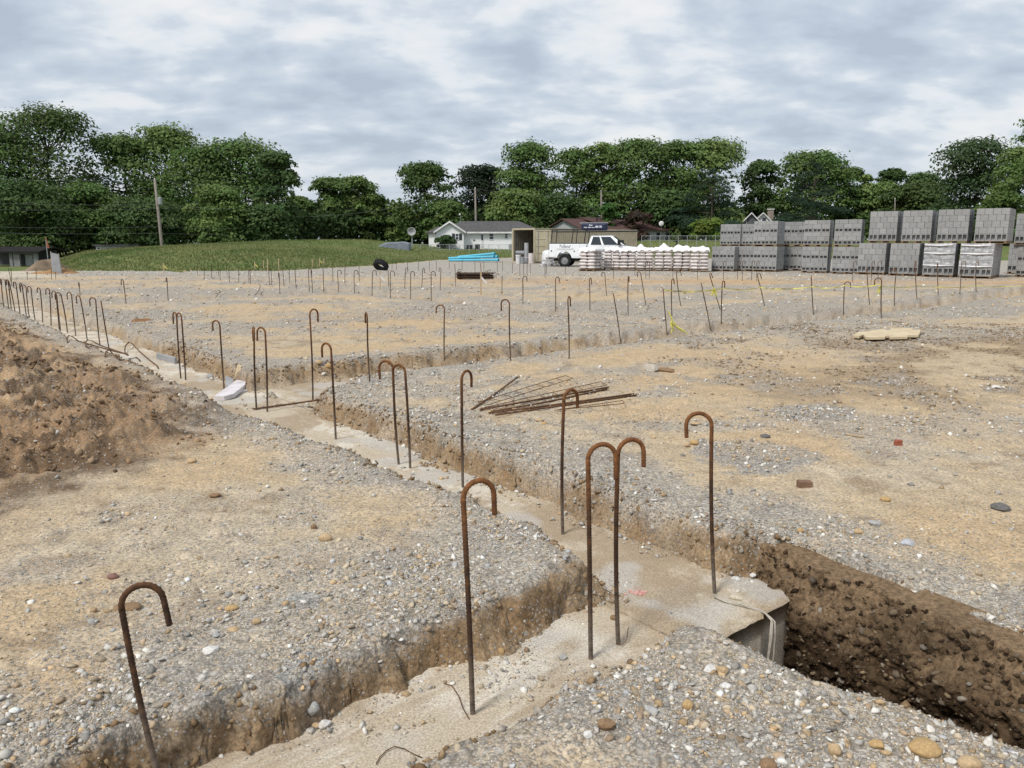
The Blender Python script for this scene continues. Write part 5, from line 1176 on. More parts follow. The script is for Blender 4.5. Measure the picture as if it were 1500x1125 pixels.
        if sgn > 0: ty.rotation_euler = (0, 0, math.pi)
    for x_ in (1.08, 5.02): wheel(x_, -.86, -1); wheel(x_, .86, 1)
    for sgn in (-1, 1):
        MB().tube([(.14, sgn * .98, 1.46), (2.46, sgn * .98, 1.46)], .03, 4).build('rack_rail', M['black_steel'], t)
        MB().tube([(.2, sgn * .9, 2.2), (2.6, sgn * .9, 2.2), (5.6, sgn * .86, 2.23)], .032, 6).build('rack_rail', M['black_steel'], t)
        MB().tube([(.06, sgn * .9, 2.34), (2.5, sgn * .9, 2.34)], .022, 6).build('rack_rail', M['black_steel'], t)
        for x_ in (.22, 1.55, 2.35): MB().tube([(x_ - .02, sgn * .97, 1.46), (x_ + .01, sgn * .95, 1.8), (x_ + .06, sgn * .9, 2.2), (x_ + .06, sgn * .9, 2.36)], .03, 6).build('rack_post', M['black_steel'], t)
    for x_ in (.26, 1.6, 2.42): MB().bar((x_, -.9, 2.25), (x_, .9, 2.25), .025, 6).build('rack_crossbar', M['black_steel'], t)
    def text(s_, size, loc, parent, mat, name='lettering', shear=0.0):
        cu_ = bpy.data.curves.new(name, 'FONT'); cu_.body = s_; cu_.size = size; cu_.align_x = 'CENTER'; cu_.extrude = .001; cu_.shear = shear
        tmp = bpy.data.objects.new(name, cu_); COL.objects.link(tmp); bpy.context.view_layer.update()
        me = bpy.data.meshes.new_from_object(tmp.evaluated_get(bpy.context.evaluated_depsgraph_get())); bpy.data.objects.remove(tmp)
        me.materials.clear(); me.materials.append(mat); o = bpy.data.objects.new(name, me); COL.objects.link(o); o.parent = parent; o.location = loc; o.rotation_euler = (R(90), 0, 0); return o
    text('Toland', .26, (1.08, -1.056, 1.20), t, M['ink'], shear=.25); MB().box(1.02, 1.12, -1.058, -1.053, 1.37, 1.395).build('emblem', M['ink'], t)
    mb = MB()
    for x_ in np.arange(.62, 1.58, .12): mb.box(x_, x_ + .09, -1.057, -1.053, 1.105, 1.13)
    mb.build('small_print', M['ink'], t)
    # rolled canopy on the rack
    r_ = thing('rolled_banner', 'navy rolled banner with pale print tied on the truck rack', 'banner', t.matrix_basis @ Vector((2.62, -.85, 2.03)) if False else (t.location + Matrix.Rotation(R(-13), 3, 'Z') @ Vector((2.1, -.55, 2.275))), R(-13))
    MB().box(0, 1.62, -.36, .36, 0, .42).build('banner_roll', M['navy'], r_, bevel=.09); MB().box(-.1, 1.66, -.2, .3, .425, .48).build('top_pole', M['galv'], r_, bevel=.02)
    for k, (x0, x1, za, zb) in enumerate(((.18, .38, .15, .21), (.44, .62, .15, .21), (.66, .86, .15, .2), (.9, 1.1, .16, .28), (1.14, 1.3, .16, .28), (.5, .6, .27, .36), (.62, .72, .27, .34))):
        MB().box(x0, x1, -.368, -.3595, za, zb).build('print', M['pale_print'], r_)
    return t
truck()
# ------------------------------------------------------------------ blue pipes
a, b = at_y(659, 380, 64), at_y(741, 381, 60)
ang = math.atan2(b.y - a.y, b.x - a.x)
GPI = 'light blue plastic pipes stacked by the grass'
for k, (r0, z0, yy_, x0, ln) in enumerate([(.09, .09, 0, 0, 5.2), (.09, .09, .2, .1, 5.1), (.09, .09, -.2, .15, 5.4), (.09, .25, .1, .1, 5.1), (.09, .25, -.1, .0, 5.0), (.085, .37, 0, 1.0, 4.0)]):
    z_ = gz(a.x, a.y); ca, sa = math.cos(ang), math.sin(ang); loc = (a.x + ca * x0 - sa * yy_, a.y + sa * x0 + ca * yy_, z_ + z0 + .02)
    o = thing('blue_pipe', ['long blue pipe at the bottom middle of the pipe stack', 'long blue pipe at the bottom rear of the pipe stack', 'long blue pipe at the bottom front of the pipe stack', 'blue pipe lying second layer, rear', 'blue pipe lying second layer, front', 'short blue pipe on top of the pipe stack'][k], 'pipe', loc, ang, GPI)
    rise = .03 if k < 3 else (.06 if k < 5 else .1)
    MB().lathe([(r0, 0), (r0, ln), (r0 - .012, ln), (r0 - .012, 0)], 16, 'x').build('pipe_tube', M['blue_pipe'], o, smooth=False); MB().lathe([(r0 + .001, ln - .28), (r0 + .018, ln - .26), (r0 + .018, ln), (r0 + .001, ln)], 16, 'x').build('socket', M['blue_pipe'], o)
    o.rotation_euler = (0, -rise / ln * 3, ang)
for k in range(3):
    q = at_y(668 + k * 32, 382, 62.5 - k); tag(MB().box(-.05, .05, -.7, .7, 0, .09).build('timber_bearer', M['lath'], loc=(q.x, q.y, gz(q.x, q.y) - .05)), f'timber bearer under the blue pipes, {ordinal(k)} from the left', 'timber', 'timber bearers')
# ------------------------------------------------------------------ houses
def roof_gable(x0, x1, y0, y1, ze, zr, ov=.35, th=.14, axis='x', hip0=0.0, hip1=0.0):
    """Two-slope roof with thickness; hips pull the ridge ends in."""
    if axis == 'x':
        ym = (y0 + y1) / 2; X0, X1, Y0, Y1 = x0 - ov, x1 + ov, y0 - ov, y1 + ov; k = (zr - ze) / (ym - y0); zl = ze - ov * k
        v = [(X0, Y0, zl), (X1, Y0, zl), (X1, Y1, zl), (X0, Y1, zl), (X0 + hip0, ym, zr), (X1 - hip1, ym, zr)]
    else:
        xm = (x0 + x1) / 2; X0, X1, Y0, Y1 = x0 - ov, x1 + ov, y0 - ov, y1 + ov; k = (zr - ze) / (xm - x0); zl = ze - ov * k
        v = [(X0, Y1, zl), (X0, Y0, zl), (X1, Y0, zl), (X1, Y1, zl), (xm, Y1 - hip1, zr), (xm, Y0 + hip0, zr)]
        v = [v[1], v[0], v[3], v[2], v[5], v[4]]
    mb = MB(); n = len(v); up = [(a, b, c + th) for a, b, c in v]
    if axis == 'x': f = [(0, 1, 5, 4), (2, 3, 4, 5), (1, 2, 5), (3, 0, 4)]
    else: f = [(0, 1, 5, 4), (2, 3, 4, 5), (3, 0, 4), (1, 2, 5)]
    if axis == 'x' and not hip0 : pass
    mb.add(up, [q for q in f if len(q) == 4 or (hip0 or hip1)]); 
    mb.add(v, [tuple(reversed(q)) for q in f if len(q) == 4])
    edge = [(0, 1), (1, 2), (2, 3), (3, 0)] if (hip0 or hip1) else ([(0, 1), (2, 3), (0, 4), (4, 3), (1, 5), (5, 2)] if axis == 'x' else [(0, 1), (2, 3), (0, 4), (4, 3), (1, 5), (5, 2)])
    for a, b in edge: mb.add([v[a], v[b], up[b], up[a]], [(0, 1, 2, 3)])
    return mb
def gable_wall(x0, x1, y_, z0, ze, zr, th=.15, axis='x'):
    ol = [(x0, z0), (x1, z0), (x1, ze), ((x0 + x1) / 2, zr), (x0, ze)]
    return MB().prism(ol, lambda a, b: (a, y_, b), lambda a, b: (a, y_ + th, b)) if axis == 'x' else MB().prism(ol, lambda a, b: (y_, a, b), lambda a, b: (y_ + th, a, b))
def window(parent, x0, x1, z0, z1, y_, shut=False, mull=True):
    fr = MB(); g = .07
    fr.box(x0 - g, x0, y_ - .05, y_, z0 - g, z1 + g); fr.box(x1, x1 + g, y_ - .05, y_, z0 - g, z1 + g); fr.box(x0, x1, y_ - .05, y_, z1, z1 + g); fr.box(x0, x1, y_ - .06, y_, z0 - g, z0)
    if mull: fr.box(x0, x1, y_ - .04, y_ - .012, (z0 + z1) / 2 - .025, (z0 + z1) / 2 + .025)
    w_ = fr.build('window', M['trim'], parent); MB().box(x0, x1, y_ - .011, y_ - .003, z0, z1).build('pane', M['glass'], w_)
    if shut:
        for a in (x0 - g - .36, x1 + g + .002): MB().box(a, a + .35, y_ - .04, y_ - .004, z0 - .05, z1 + .05).build('shutter', M['shutter'], w_)
D1 = 95.0
def wx(px, d): return (px - 750) / FPX * d * (math.cos(PITCH) + 0)
def wz(py, d): return at_y(750, py, d).z
def hx(px, d): return at_y(px, 340, d).x
X = lambda px: hx(px, D1)
h = thing('white_house', 'white sided bungalow with a grey shingle roof and front gable', 'house', (X(626), D1, 0.3)); ox, oz = X(626), .3
W_ = lambda px: X(px) - ox; Z_ = lambda py: wz(py, D1) - oz
we = Z_(338.5)
MB().box(W_(641), W_(789), 0, 7.0, -1, we).build('wall', M['siding'], h); MB().box(W_(627), W_(641) - .002, .6, 5.2, -1, Z_(341)).build('wall', M['siding'], h)
gable_wall(W_(640.5), W_(680), -1.3, -1, we - .05, Z_(327.5), 1.298).build('gable', M['siding'], h)
roof_gable(W_(645), W_(789), 0, 7.0, we, Z_(324.5), .4, hip0=2.8, hip1=2.7).build('roof', M['shingle'], h)
roof_gable(W_(640.5), W_(680), -1.35, 3.4, we - .05, Z_(326), .28, axis='y').build('roof', M['shingle'], h)
roof_gable(W_(627), W_(642), .6, 5.2, Z_(341), Z_(333), .3, hip0=1.2).build('roof', M['shingle'], h)
for sgn in (-1, 1):
    xm = (W_(640.5) + W_(680)) / 2; hw = (W_(680) - W_(640.5)) / 2 + .28; k = (Z_(326) - we + .05) / (hw - .28)
    MB().hexa([(xm, -1.68, Z_(326) - .06), (xm + sgn * hw, -1.68, Z_(326) - .06 - hw * k), (xm + sgn * hw, -1.64, Z_(326) - .06 - hw * k), (xm, -1.64, Z_(326) - .06)] + [(xm, -1.68, Z_(326) + .16), (xm + sgn * hw, -1.68, Z_(326) + .16 - hw * k), (xm + sgn * hw, -1.64, Z_(326) + .16 - hw * k), (xm, -1.64, Z_(326) + .16)]).build('barge_board', M['trim'], h)
MB().box(W_(682), W_(790) + .3, -.44, -.4, we - .28, we - .08).build('gutter', M['trim'], h)
window(h, W_(668.5), W_(672.6), Z_(351), Z_(342.8), -1.3, True); window(h, W_(640) + .5, W_(648), Z_(353), Z_(348), -1.3); window(h, W_(717.5), W_(722.5), Z_(350.5), Z_(342.5), 0); window(h, W_(740), W_(743.5), Z_(349), Z_(342), 0)
d = MB().box(W_(704.5), W_(708), -.05, -.002, Z_(362), Z_(343)).build('door', M['trim'], h); MB().box(W_(704.9), W_(707.6), -.06, -.051, Z_(352), Z_(344)).build('pane', M['glass'], d)
MB().box(W_(693), W_(695.5), -.08, -.002, Z_(352.3), Z_(351)).build('vent', M['black_steel'], h)
t = thing('utility_box', 'grey electrical box standing against the white house', 'utility box', (X(750), D1 - .8, .9)); MB().box(-.34, .34, -.2, .2, -.6, .62).build('cabinet', M['galv'], t, bevel=.03); MB().box(-.3, .3, -.22, -.201, -.5, .5).build('door', M['geotextile'], t)
t = thing('yard_grill', 'dark covered grill and chairs standing in the white house yard', 'garden furniture', (X(696), D1 - 3, .6))
MB().box(-.9, -.2, -.3, .3, .35, .85).build('grill_body', M['black'], t, bevel=.08); MB().box(.1, .7, -.3, .3, .3, .38).build('seat', M['black'], t); MB().box(.1, .7, .25, .3, .38, .9).build('backrest', M['black'], t)
for x_ in (-.8, -.3, .14, .64):
    for y_ in (-.26, .22): MB().bar((x_, y_, -.3), (x_, y_, .36), .025, 5).build('leg', M['black_steel'], t)
# brown-roofed building
D2 = 106.0
cx = hx(853, D2); h = thing('brown_roofed_house', 'long low grey house with a brown shingle roof behind the container', 'house', (cx, D2, 0.5), R(33)); z_ = lambda py: wz(py, D2) - .5
Lh, Wh = 16.5, 8.2; ze, zr = z_(335.5), z_(320.5)
MB().box(0, Lh, 0, Wh, -1.2, ze).build('wall', M['grey_wall'], h); gable_wall(.0, Wh, -.02, -1, ze, zr - .1, .2, axis='y').build('gable', M['grey_wall'], h); gable_wall(.0, Wh, Lh - .18, -1, ze, zr - .1, .2, axis='y').build('gable', M['grey_wall'], h)
roof_gable(0, Lh, 0, Wh, ze, zr, .45).build('roof', M['brown_roof'], h); roof_gable(3.2, 7.0, 1.2, Wh - .3, ze + .9, zr + .25, .2).build('roof', M['brown_roof'], h)
for x_ in (3.8, 12.4): MB().bar((x_, 1.6, ze + .6), (x_, 1.6, ze + 1.75), .09, 8).build('vent_pipe', M['black_steel'], h)
for x_ in (13.5, 15.3): window(h, x_, x_ + .8, ze - 1.5, ze - .35, 0)
dd = thing('satellite_dish', 'small white satellite dish on the end of the brown roof', 'satellite dish', at_y(969, 327.5, D2 + 6)); MB().lathe([(.001, 0), (.2, .03), (.36, .11), (.36, .13), (.2, .05), (.001, .02)], 16, 'y').build('reflector', M['trim'], dd); MB().bar((0, .05, 0), (.1, .3, -.8), .03, 5).build('mast', M['galv'], dd); MB().bar((0, .02, -.3), (0, -.4, -.05), .015, 4).build('feed_arm', M['galv'], dd)
# two small houses behind the block stacks
D3 = 120.0
def small_house(px0, px1, eave, ridge, depth, label, wall, win):
    cx = hx((px0 + px1) / 2, D3); hw = (hx(px1, D3) - hx(px0, D3)) / 2; h = thing('small_house', label, 'house', (cx, D3, .5), R(-14)); ze, zr = wz(eave, D3) - .5, wz(ridge, D3) - .5
    MB().box(-hw, hw, .16, depth, -1, ze).build('wall', wall, h); gable_wall(-hw, hw, 0, -1, ze, zr - .12).build('gable', wall, h); roof_gable(-hw, hw, 0, depth, ze, zr, .3, axis='y').build('roof', M['shingle'], h)
    for sgn in (-1, 1):
        k = (zr - ze) / hw; H2 = hw + .3
        MB().hexa([(0, -.36, zr - .05), (sgn * H2, -.36, zr - .05 - H2 * k), (sgn * H2, -.31, zr - .05 - H2 * k), (0, -.31, zr - .05), (0, -.36, zr + .17), (sgn * H2, -.36, zr + .17 - H2 * k), (sgn * H2, -.31, zr + .17 - H2 * k), (0, -.31, zr + .17)]).build('barge_board', M['trim'], h)
    window(h, win[0], win[1], win[2] + ze, win[3] + ze, 0); return h, hw, ze, zr
h, hw, ze, zr = small_house(1104, 1129, 325, 312.5, 5, 'small white gabled house with a chimney above the block stacks', M['siding'], (-.1, .45, -.6, .65))
MB().box(.9, 1.8, 3.8, 4.6, zr - .8, zr + .7).build('chimney', M['masonry'], h); MB().box(.8, 1.9, 3.7, 4.7, zr + .701, zr + .82).build('chimney_cap', M['trim'], h)
small_house(1088, 1111, 325, 312.5, 6, 'dark gabled house overlapped by the small white one', M['dark_wall'], (-1.2, -.7, -1.0, .1))
# garage at far left, shade of the trees painted into its wall colour
D4 = 74.0; DIM = simple('shade_painted_siding', (0.25, 0.26, 0.26), None, 2, 0.8)
gx0 = hx(-40, D4); h = thing('old_garage', 'pale old garage with dark open bays under the trees at far left', 'garage', (gx0, D4, -.5)); Zg = lambda py: wz(py, D4) + .5; Xg = lambda px: hx(px, D4) - gx0
MB().box(0, Xg(51), 3.0, 3.2, 0, Zg(367)).build('rear_wall', M['dark_wall'], h)
for a, b in ((9, 13.5), (15, 24), (44.5, 50.5)): MB().box(Xg(a), Xg(b), 0, .2, -.2, Zg(370)).build('wall_pier', DIM, h)
MB().box(Xg(24) + .002, Xg(44.5) - .002, 0, .2, Zg(372), Zg(369.5)).build('lintel', DIM, h); d = MB().box(Xg(28), Xg(38), .5, .58, 0, Zg(373)).build('door', M['grey_wall'], h)
for i in range(5): MB().box(Xg(28) + i * .14, Xg(28) + i * .14 + .02, .47, .499, 0, Zg(373)).build('door_rib', M['geotextile'], d)
roof_gable(0, Xg(51), .0, 4.5, Zg(369.4), Zg(363.5), .4, hip1=.0).build('roof', simple('shade_painted_roof', (0.03, 0.028, 0.027), None, 3, 0.95, spec=0.05), h)  # near-black roof colour stands in for shade under the trees
# low grey flat building behind the mound
D5 = 92.0
b0 = at_y(140, 362, D5); h = thing('flat_building', 'low grey flat-roofed building peeking over the grass bank', 'building', (b0.x, D5, 1.0)); wl = at_y(203, 362, D5).x - b0.x
MB().box(0, wl, 0, 5, -1.2, b0.z - 1 + .12).build('wall', M['grey_wall'], h); MB().box(-.2, wl + .2, -.25, 5.2, b0.z - 1 + .121, b0.z - 1 + .30).build('flat_roof', M['shingle'], h); window(h, .2, .55, b0.z - 1 - .5, b0.z - 1 - .05, 0)
# grey tarp heap and round dish left of the white house
p = at_y(575, 357, 82); t = thing('covered_trailer', 'low trailer under a blue-grey tarp beyond the grass bank', 'trailer', (p.x, 82, p.z - 1.2))
MB().prism([(-1.7, .3), (1.85, .3), (1.85, 1.25), (1.2, 1.42), (-.6, 1.32), (-1.7, .8)], lambda a, b: (a, -.9, b), lambda a, b: (a, .9, b)).build('tarp_cover', M['tarp_grey'], t, bevel=.12)
for x_ in (-.7, .8): MB().lathe([(.001, -1.0), (.3, -1.0), (.3, -.8), (.001, -.8)], 16, 'y', (x_, 0, .2)).build('wheel', M['black'], t)
p = at_y(603, 339, 88); t = thing('antenna_dish', 'old round mesh satellite dish on a post left of the white house', 'satellite dish', (p.x, p.y, p.z))
MB().lathe([(.001, .12), (.2, .10), (.43, -.04), (.44, -.02), (.2, .13), (.001, .15)], 22, 'y').build('reflector', M['plastic_grey'], t)
MB().bar((0, .2, -2.4), (0, .2, 0), .06, 6).build('post', M['galv'], t); MB().lathe([(.42, -.06), (.45, -.06), (.45, -.01), (.42, -.01)], 22, 'y').build('rim', M['trim'], t)
for a in (0, 2.1, 4.2): MB().bar((.4 * math.cos(a), -.05, .4 * math.sin(a)), (0, -.4, 0), .015, 4).build('strut', M['black_steel'], t)
# silt fence post, sign, dirt heap at left
def soil_heap(name, px, py, y, rx, ry, hh, col, label):
    p = at_y(px, py, y); n = 40; U, V = np.meshgrid(np.linspace(-1, 1, n), np.linspace(-1, 1, n)); r_ = np.hypot(U, V)
    x_, y_ = p.x + U.ravel() * rx, p.y + V.ravel() * ry; zb = _h0(x_, y_, False)
    zz_ = zb - .08 + hh * (1 - sstep(0.05, 1.0, r_.ravel())) * (1 + .35 * fbm(x_ * .9, y_ * .9, 4, 111)) + .05 * fbm(x_ * 3, y_ * 3, 3, 113) - .3 * sstep(.93, 1, r_.ravel())
    idx = np.arange(n * n).reshape(n, n); F = np.stack([idx[:-1, :-1], idx[:-1, 1:], idx[1:, 1:], idx[1:, :-1]], -1).reshape(-1, 4)
    c = np.array(col)[None] * (1 + .25 * fbm(x_ * 1.7, y_ * 1.7, 4, 115))[:, None]
    return tag(big_mesh(name, np.stack([x_, y_, zz_], 1), F, M['clod'], np.clip(c, .02, .7), smooth=True), label, 'soil heap', 'soil heaps')
soil_heap('soil_heap', 68, 396, 46, 1.25, 2.5, .75, (.20, .15, .105), 'brown soil heap beside the pale road at the foot of the grass bank')
soil_heap('soil_heap', 76, 408, 38.5, 1.9, 1.3, .28, (.34, .20, .10), 'low orange-brown soil heap on the gravel before the grey silt panel')
soil_heap('soil_heap', 206, 482, 16.6, .55, .4, .13, (.22, .12, .06), 'small reddish clod heap on the bank behind the bent bars')
soil_heap('soil_heap', 760, 508, 12.4, .42, .35, .16, (.24, .19, .145), 'small stony heap at the cross trench beside the clay hollow')
p = hit(83, 401); t = thing('silt_panel', 'upright grey silt fabric panel at the left end of the grass bank', 'silt fence', p)
MB().prism([(-.2, 0), (.24, -.05), (.16, .93), (-.19, 1.02)], lambda a, b: (a, -.012, b), lambda a, b: (a + .03, .012, b)).build('fabric', M['geotextile'], t); MB().bar((-.21, .03, -.1), (-.2, .03, 1.08), .022, 5).build('post', M['lath'], t); MB().bar((.23, .03, -.1), (.18, .03, .98), .022, 5).build('post', M['lath'], t)
soil_heap('stone_heap', 90, 404, 40.3, 1.0, .6, .25, (.5, .5, .49), 'small heap of pale grey stone at the foot of the silt panel')['category'] = 'stone heap'
p = at_y(70, 378, 62); t = thing('flag_post', 'thin post with a reddish pennant before the dark trees', 'post', (p.x, 62, FAR_Z)); MB().bar((0, 0, 0), (0, 0, 1.65 + .1), .03, 6).build('post', M['galv'], t); MB().hexa([(0, -.01, 1.1), (.22, -.01, 1.1), (.22, .01, 1.1), (0, .01, 1.1), (-.02, -.01, 1.9), (.04, -.01, 1.9), (.04, .01, 1.9), (-.02, .01, 1.9)]).build('pennant', M['brick'], t)
# ------------------------------------------------------------------ utility poles and lines
def pole(px, yb, xt, yt, d, label, r0=.14, arm=None, box=False):
    b = at_y(px, yb, d); tp = at_y(xt, yt, d); t = thing('utility_pole', label, 'utility pole', (b.x, d, b.z - 2.5), group='wooden utility poles'); o_ = Vector((b.x, d, b.z - 2.5))
    MB().tube([Vector((0, 0, 0)), b - o_, tp - o_], [r0 * 1.1, r0, r0 * .72], 10).build('shaft', M['wood_pole'], t, smooth=True)
    MB().lathe([(.001, 0), (.05, 0), (.07, .06), (.04, .14), (.001, .15)], 10, 'z', tuple(tp - o_)).build('insulator', M['trim'], t)
    if box:
        q = b.lerp(tp, .68) - o_; MB().lathe([(.001, -.4), (.2, -.4), (.22, .3), (.001, .38)], 14, 'z', (q.x + .32, q.y, q.z)).build('transformer', M['galv'], t)
    if arm: q = b.lerp(tp, arm) - o_; MB().box(q.x - .1, q.x + .45, -.08, .08, q.z - .1, q.z + .12).build('bracket', M['galv'], t)
    return tp, b
T1, B1 = pole(237, 358, 226.5, 263, 84, 'tall leaning weathered pole in front of the left trees', .17, box=True)
T2, B2 = pole(422, 352, 421, 318, 100, 'short pole at the gap between the left trees', .13, arm=.3)
T3, B3 = pole(697, 325, 696, 276, 104, 'pole rising behind the white house roof', .15)
T4, B4 = pole(881, 318, 880.5, 280, 116, 'pole rising behind the brown roof', .15, arm=.55)
T5, B5 = pole(1311, 306, 1311, 292, 110, 'slim pole top above the tall block stacks', .08)
def wire(a, b, sag, label, r=.014):
    c = a.copy(); pts = [a.lerp(b, i / 16) - c + Vector((0, 0, -4 * sag * (i / 16) * (1 - i / 16))) for i in range(17)]
    o = MB().tube(pts, r, 4).build('power_line', M['wire'], loc=c); tag(o, label, 'power line', 'overhead power lines')
for (ya, fr, yb, lab) in [(257, 1.0, 268, 'highest overhead line crossing the left trees'), (292, .62, 296, 'second overhead line crossing the left trees'), (303, .56, 290, 'thick middle overhead line crossing the left trees'), (328, .28, 322, 'upper of the two low lines before the left trees'), (336, .18, 330, 'lowest overhead line before the left trees')]:
    q = B1.lerp(T1, fr); wire(at_y(-120, ya, 74), q, .25, lab + ', road side', .011); wire(q, at_y(430, yb + 8, 100), .35, lab + ', continuing past the pole', .010)
wire(T2, T3, .9, 'overhead line from the short pole to the white house pole'); wire(T3, T4, .8, 'overhead line from the white house pole to the brown roof pole'); wire(T4, at_y(1330, 270, 140), .9, 'overhead line leaving the brown roof pole towards the pines')
t = thing('yard_lamp', 'slim yard lamp post above the white house roof', 'lamp post', at_y(675, 326, 103)); MB().bar((0, 0, -4), (0, 0, 1.0), .035, 6).build('post', M['galv'], t); MB().lathe([(.001, 0), (.12, 0), (.14, .12), (.04, .2), (.001, .2)], 10, 'z', (-.12, 0, .95)).build('lamp_head', M['trim'], t)
# ------------------------------------------------------------------ chain-link fences
def fence(px0, px1, d0, d1, yt, yb, n, label):
    a, b = at_y(px0, yb, d0), at_y(px1, yb, d1); top_a, top_b = at_y(px0, yt, d0), at_y(px1, yt, d1); t = thing('chain_link_fence', label, 'fence', a)
    for i in range(n + 1):
        f = i / n; p, q = a.lerp(b, f) - a, top_a.lerp(top_b, f) - a; MB().bar(p - Vector((0, 0, .6)), q, .032, 6).build('post', M['galv'], t)
    MB().bar(top_a - a, top_b - a, .022, 6).build('top_rail', M['galv'], t); MB().bar(Vector((0, 0, .05)), b - a + Vector((0, 0, .05)), .014, 5).build('bottom_wire', M['galv'], t)
    ln = (b - a).length; hh = (top_a - a).length; k = int(ln / .32); mb = MB()
    for i in range(k):
        for sgn in (0, 1):
            f0, f1 = i / k, (i + hh / .32) / k
            if f1 > 1: continue
            z0, z1 = (0, 1) if sgn else (1, 0); mb.bar(a.lerp(top_a, z0).lerp(b.lerp(top_b, z0), f0) - a, a.lerp(top_a, z1).lerp(b.lerp(top_b, z1), f1) - a, .005, 3)
    m = mb.build('wire_mesh', M['galv'], t); m['kind'] = 'stuff'
fence(602, 760, 88, 86, 358.5, 366.5, 11, 'chain-link fence in front of the white house'); fence(940, 1062, 84, 82, 345.5, 353, 9, 'chain-link fence before the parked cars')
# ------------------------------------------------------------------ parked cars
def car(px, py, d, yaw, paint, label, lnth=4.4, hh=1.6, tail=True):
    p = at_y(px, py, d); t = thing('parked_car', label, 'car', (p.x, d, p.z), R(yaw), 'cars parked behind the fence'); lw = lnth / 2
    def arc(cx, r_, n=8): return [(cx + r_ * math.cos(a), .3 + r_ * math.sin(a)) for a in np.linspace(math.pi, 0, n)]
    ol = [(-lw, .32)] + arc(-lw * .62, .37) + arc(lw * .62, .37) + [(lw, .32), (lw, .75), (lw * .55, .95), (-lw * .96, 1.0)]
    MB().prism(ol, lambda a, b: (a, -.87, b), lambda a, b: (a, .87, b)).build('car_body', paint, t, bevel=.05)
    MB().hexa([(-lw * .95, -.8, .98), (lw * .5, -.8, .95), (lw * .5, .8, .95), (-lw * .95, .8, .98), (-lw * .82, -.62, hh), (lw * .12, -.62, hh), (lw * .12, .62, hh), (-lw * .82, .62, hh)]).build('cabin', paint, t, bevel=.05)
    for sgn in (-1, 1):
        ys_ = lambda v: sgn * (.8 * (1 - v) + .62 * v + .006)
        for (a, b, c, d2) in ((-.84, -.3, -.3, -.74), (-.24, .4, .08, -.24)):
            q = [(a * lw, .1), (b * lw, .1), (c * lw, .85), (d2 * lw, .85)]; MB().hexa([(x_, ys_(v) - sgn * .02, .98 + (hh - .98) * v) for x_, v in q] + [(x_, ys_(v), .98 + (hh - .98) * v) for x_, v in q]).build('side_window', M['glass'], t)
        for x_ in (-lw * .62, lw * .62):
            w_ = MB().lathe([(.19, -.1), (.3, -.1), (.33, 0), (.3, .1), (.19, .1)], 20, 'y').build('wheel', M['black'], t, (x_, sgn * .78, .33)); MB().lathe([(.001, -.08), (.188, -.09), (.188, .09), (.001, .08)], 14, 'y').build('rim', M['steel'], w_)
        MB().box(-lw - .012, -lw + .02, sgn * .72 - .12, sgn * .72 + .12, .68, .96).build('tail_light', M['tail'], t); MB().box(lw - .03, lw + .012, sgn * .62 - .16, sgn * .62 + .16, .62, .76).build('headlight', M['trim'], t)
    MB().hexa([(-lw * .965, -.66, 1.06), (-lw * .965, .66, 1.06), (-lw * .93, .66, 1.06), (-lw * .93, -.66, 1.06), (-lw * .845, -.56, hh - .08), (-lw * .845, .56, hh - .08), (-lw * .80, .56, hh - .08), (-lw * .80, -.56, hh - .08)]).build('rear_window', M['glass'], t)
car(966, 352.5, 128, 78, M['red_car'], 'red hatchback seen from behind, parked by the brown-roofed house', 4.2, 1.75); car(960.5, 352.5, 133, 78, M['white_paint'], 'white car partly hidden by the red hatchback', 4.3, 1.5)
car(982, 352.5, 130, 84, M['grey_car'], 'tall silver van parked beside the red hatchback', 4.6, 1.95); car(1000, 353.5, 126, 20, M['dark_car'], 'dark low car parked behind the fence right of the small shrub', 4.4, 1.4)
